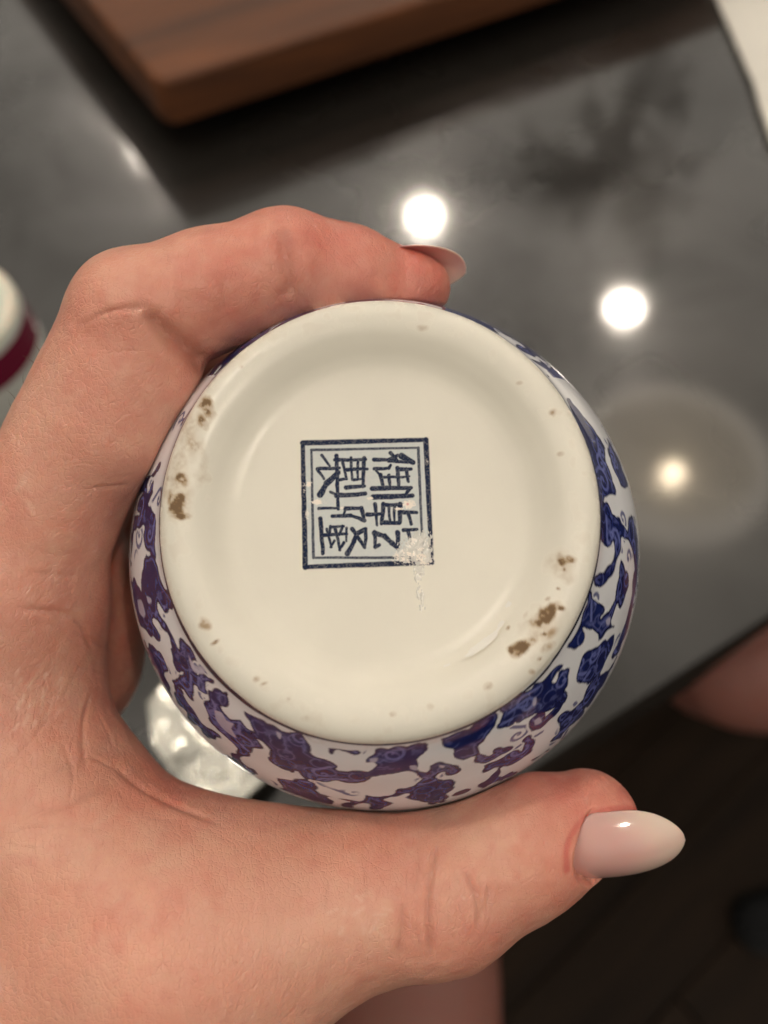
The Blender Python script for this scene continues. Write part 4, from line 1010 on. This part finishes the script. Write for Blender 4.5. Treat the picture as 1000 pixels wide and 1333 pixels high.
# glass bowl lamp
M_bowl, nt, b = new_mat('frosted_bowl_glass')
b.inputs['Base Color'].default_value = (.9, .87, .8, 1); b.inputs['Transmission Weight'].default_value = 0; b.inputs['Roughness'].default_value = .3
b.inputs['Emission Color'].default_value = (1, .84, .64, 1); b.inputs['Emission Strength'].default_value = 1.5; b.inputs['Alpha'].default_value = .42
bp_ = mirror_at(876, 597)
bw = thing('bowl_lamp', 'flush ceiling lamp with a wide frosted glass bowl', 'ceiling lamp', (bp_[0], bp_[1], bp_[2]))
Pb = catmull([(.01, -7), (8, -6.5), (16, -4.6), (22, -1.8), (24.6, 1)], 8); V, F = lathe(np.vstack([Pb, Pb[::-1]*np.array([.98, 1])+np.array([0, .4])]), 64)
mesh_obj('glass_bowl', V, F, M_bowl, bw)
V, F = lathe(np.array([(21.3, -2.9), (25.2, -1.3), (25.6, 0), (25.4, 3), (22.5, 3), (21.3, -2.9)]), 64); mesh_obj('rim', V, F, emit_mat('lit_glass_rim', (1, .88, .74), 2.2), bw)
for (dx, dy, r_) in [(-2.6, -8, 3.0)]:
    V, F = lathe(np.array([(.01, -r_), (r_*.5, -r_*.87), (r_*.87, -r_*.5), (r_, 0), (r_*.8, r_*.6), (.4*r_, r_*1.3), (.01, r_*1.3)]), 24)
    o = mesh_obj('bulb', V, F, M_bulb, bw); o.location = (dx*CM, dy*CM, -.035)

# hanging plant, mirrored in the counter
M_leaf = simple_mat('leaf', (.11, .085, .055), .5, var=.4, vscale=20)
pp = mirror_at(770, 215, 48)
pl_ = thing('hanging_plant', 'hanging plant with narrow drooping leaves over the far side of the counter', 'plant', pp)
rp = random.Random(5)
LEAVES = [((800,125),(860,80),17),((832,118),(893,90),14),((828,135),(893,129),14),((830,155),(888,164),14),((835,180),(880,192),12),((830,195),(902,216),22),((820,215),(895,262),30),((810,225),(860,310),30),((800,230),(832,285),28),
          ((780,230),(745,285),26),((790,225),(700,262),28),((780,215),(668,225),26),((770,205),(690,180),22),((800,250),(812,150),40),((770,240),(842,105),34),((800,180),(760,130),26),((790,205),(730,205),44),((810,200),(770,250),50),((840,200),(800,215),44),((780,160),(815,200),36)]
for (b0, t0, wpx) in list(LEAVES):
    l_ = math.hypot(t0[0]-b0[0], t0[1]-b0[1]); a_ = math.atan2(t0[1]-b0[1], t0[0]-b0[0])
    if l_ > 60 and wpx < 40:
        for q_ in (.35, .55, .75, .9):
            for sg in (-1, 1):
                x_, y_ = b0[0]+(t0[0]-b0[0])*q_, b0[1]+(t0[1]-b0[1])*q_; a2_ = a_+sg*rp.uniform(.5, .9); l2 = rp.uniform(22, 36); LEAVES.append(((x_, y_), (x_+l2*math.cos(a2_), y_+l2*math.sin(a2_)), rp.uniform(9, 13)))
for (b0, t0, wpx) in LEAVES:
    A3, B3 = mirror_at(*b0, 48)-pp, mirror_at(*t0, 48)-pp; D3 = B3-A3; L3 = np.linalg.norm(D3); dn = D3/L3; sv = np.array([-dn[1], dn[0], 0]); wd = wpx*.062; z0 = rp.uniform(-1.2, 1.2); Vv = []
    for k in range(13):
        t = k/12; w_ = wd*math.sin(math.pi*min(1, .10+t*.9))**.7; c = A3+D3*t+np.array([0, 0, z0+1.2*math.sin(t*2.4)-L3*.06*t*t])+sv*.3*math.sin(t*5+z0)
        Vv += [c-sv*w_, c+np.array([0, 0, -.3*w_]), c+sv*w_]
    mesh_obj('leaf', Vv, grid_faces(13, 3), M_leaf, pl_)
V, F = lathe(np.array([(.01, 0), (2, 0), (3.2, 5), (3.4, 5.2), (3.0, 5.2), (1.8, .6), (.01, .6)]), 40); mesh_obj('pot', V, F, simple_mat('clay_pot', (.30, .17, .11), .7, var=.1), pl_)
V, F = lathe(np.array([(.1, 2), (.1, 102), (.01, 102)]), 8); mesh_obj('cord', V, F, M_black, pl_)
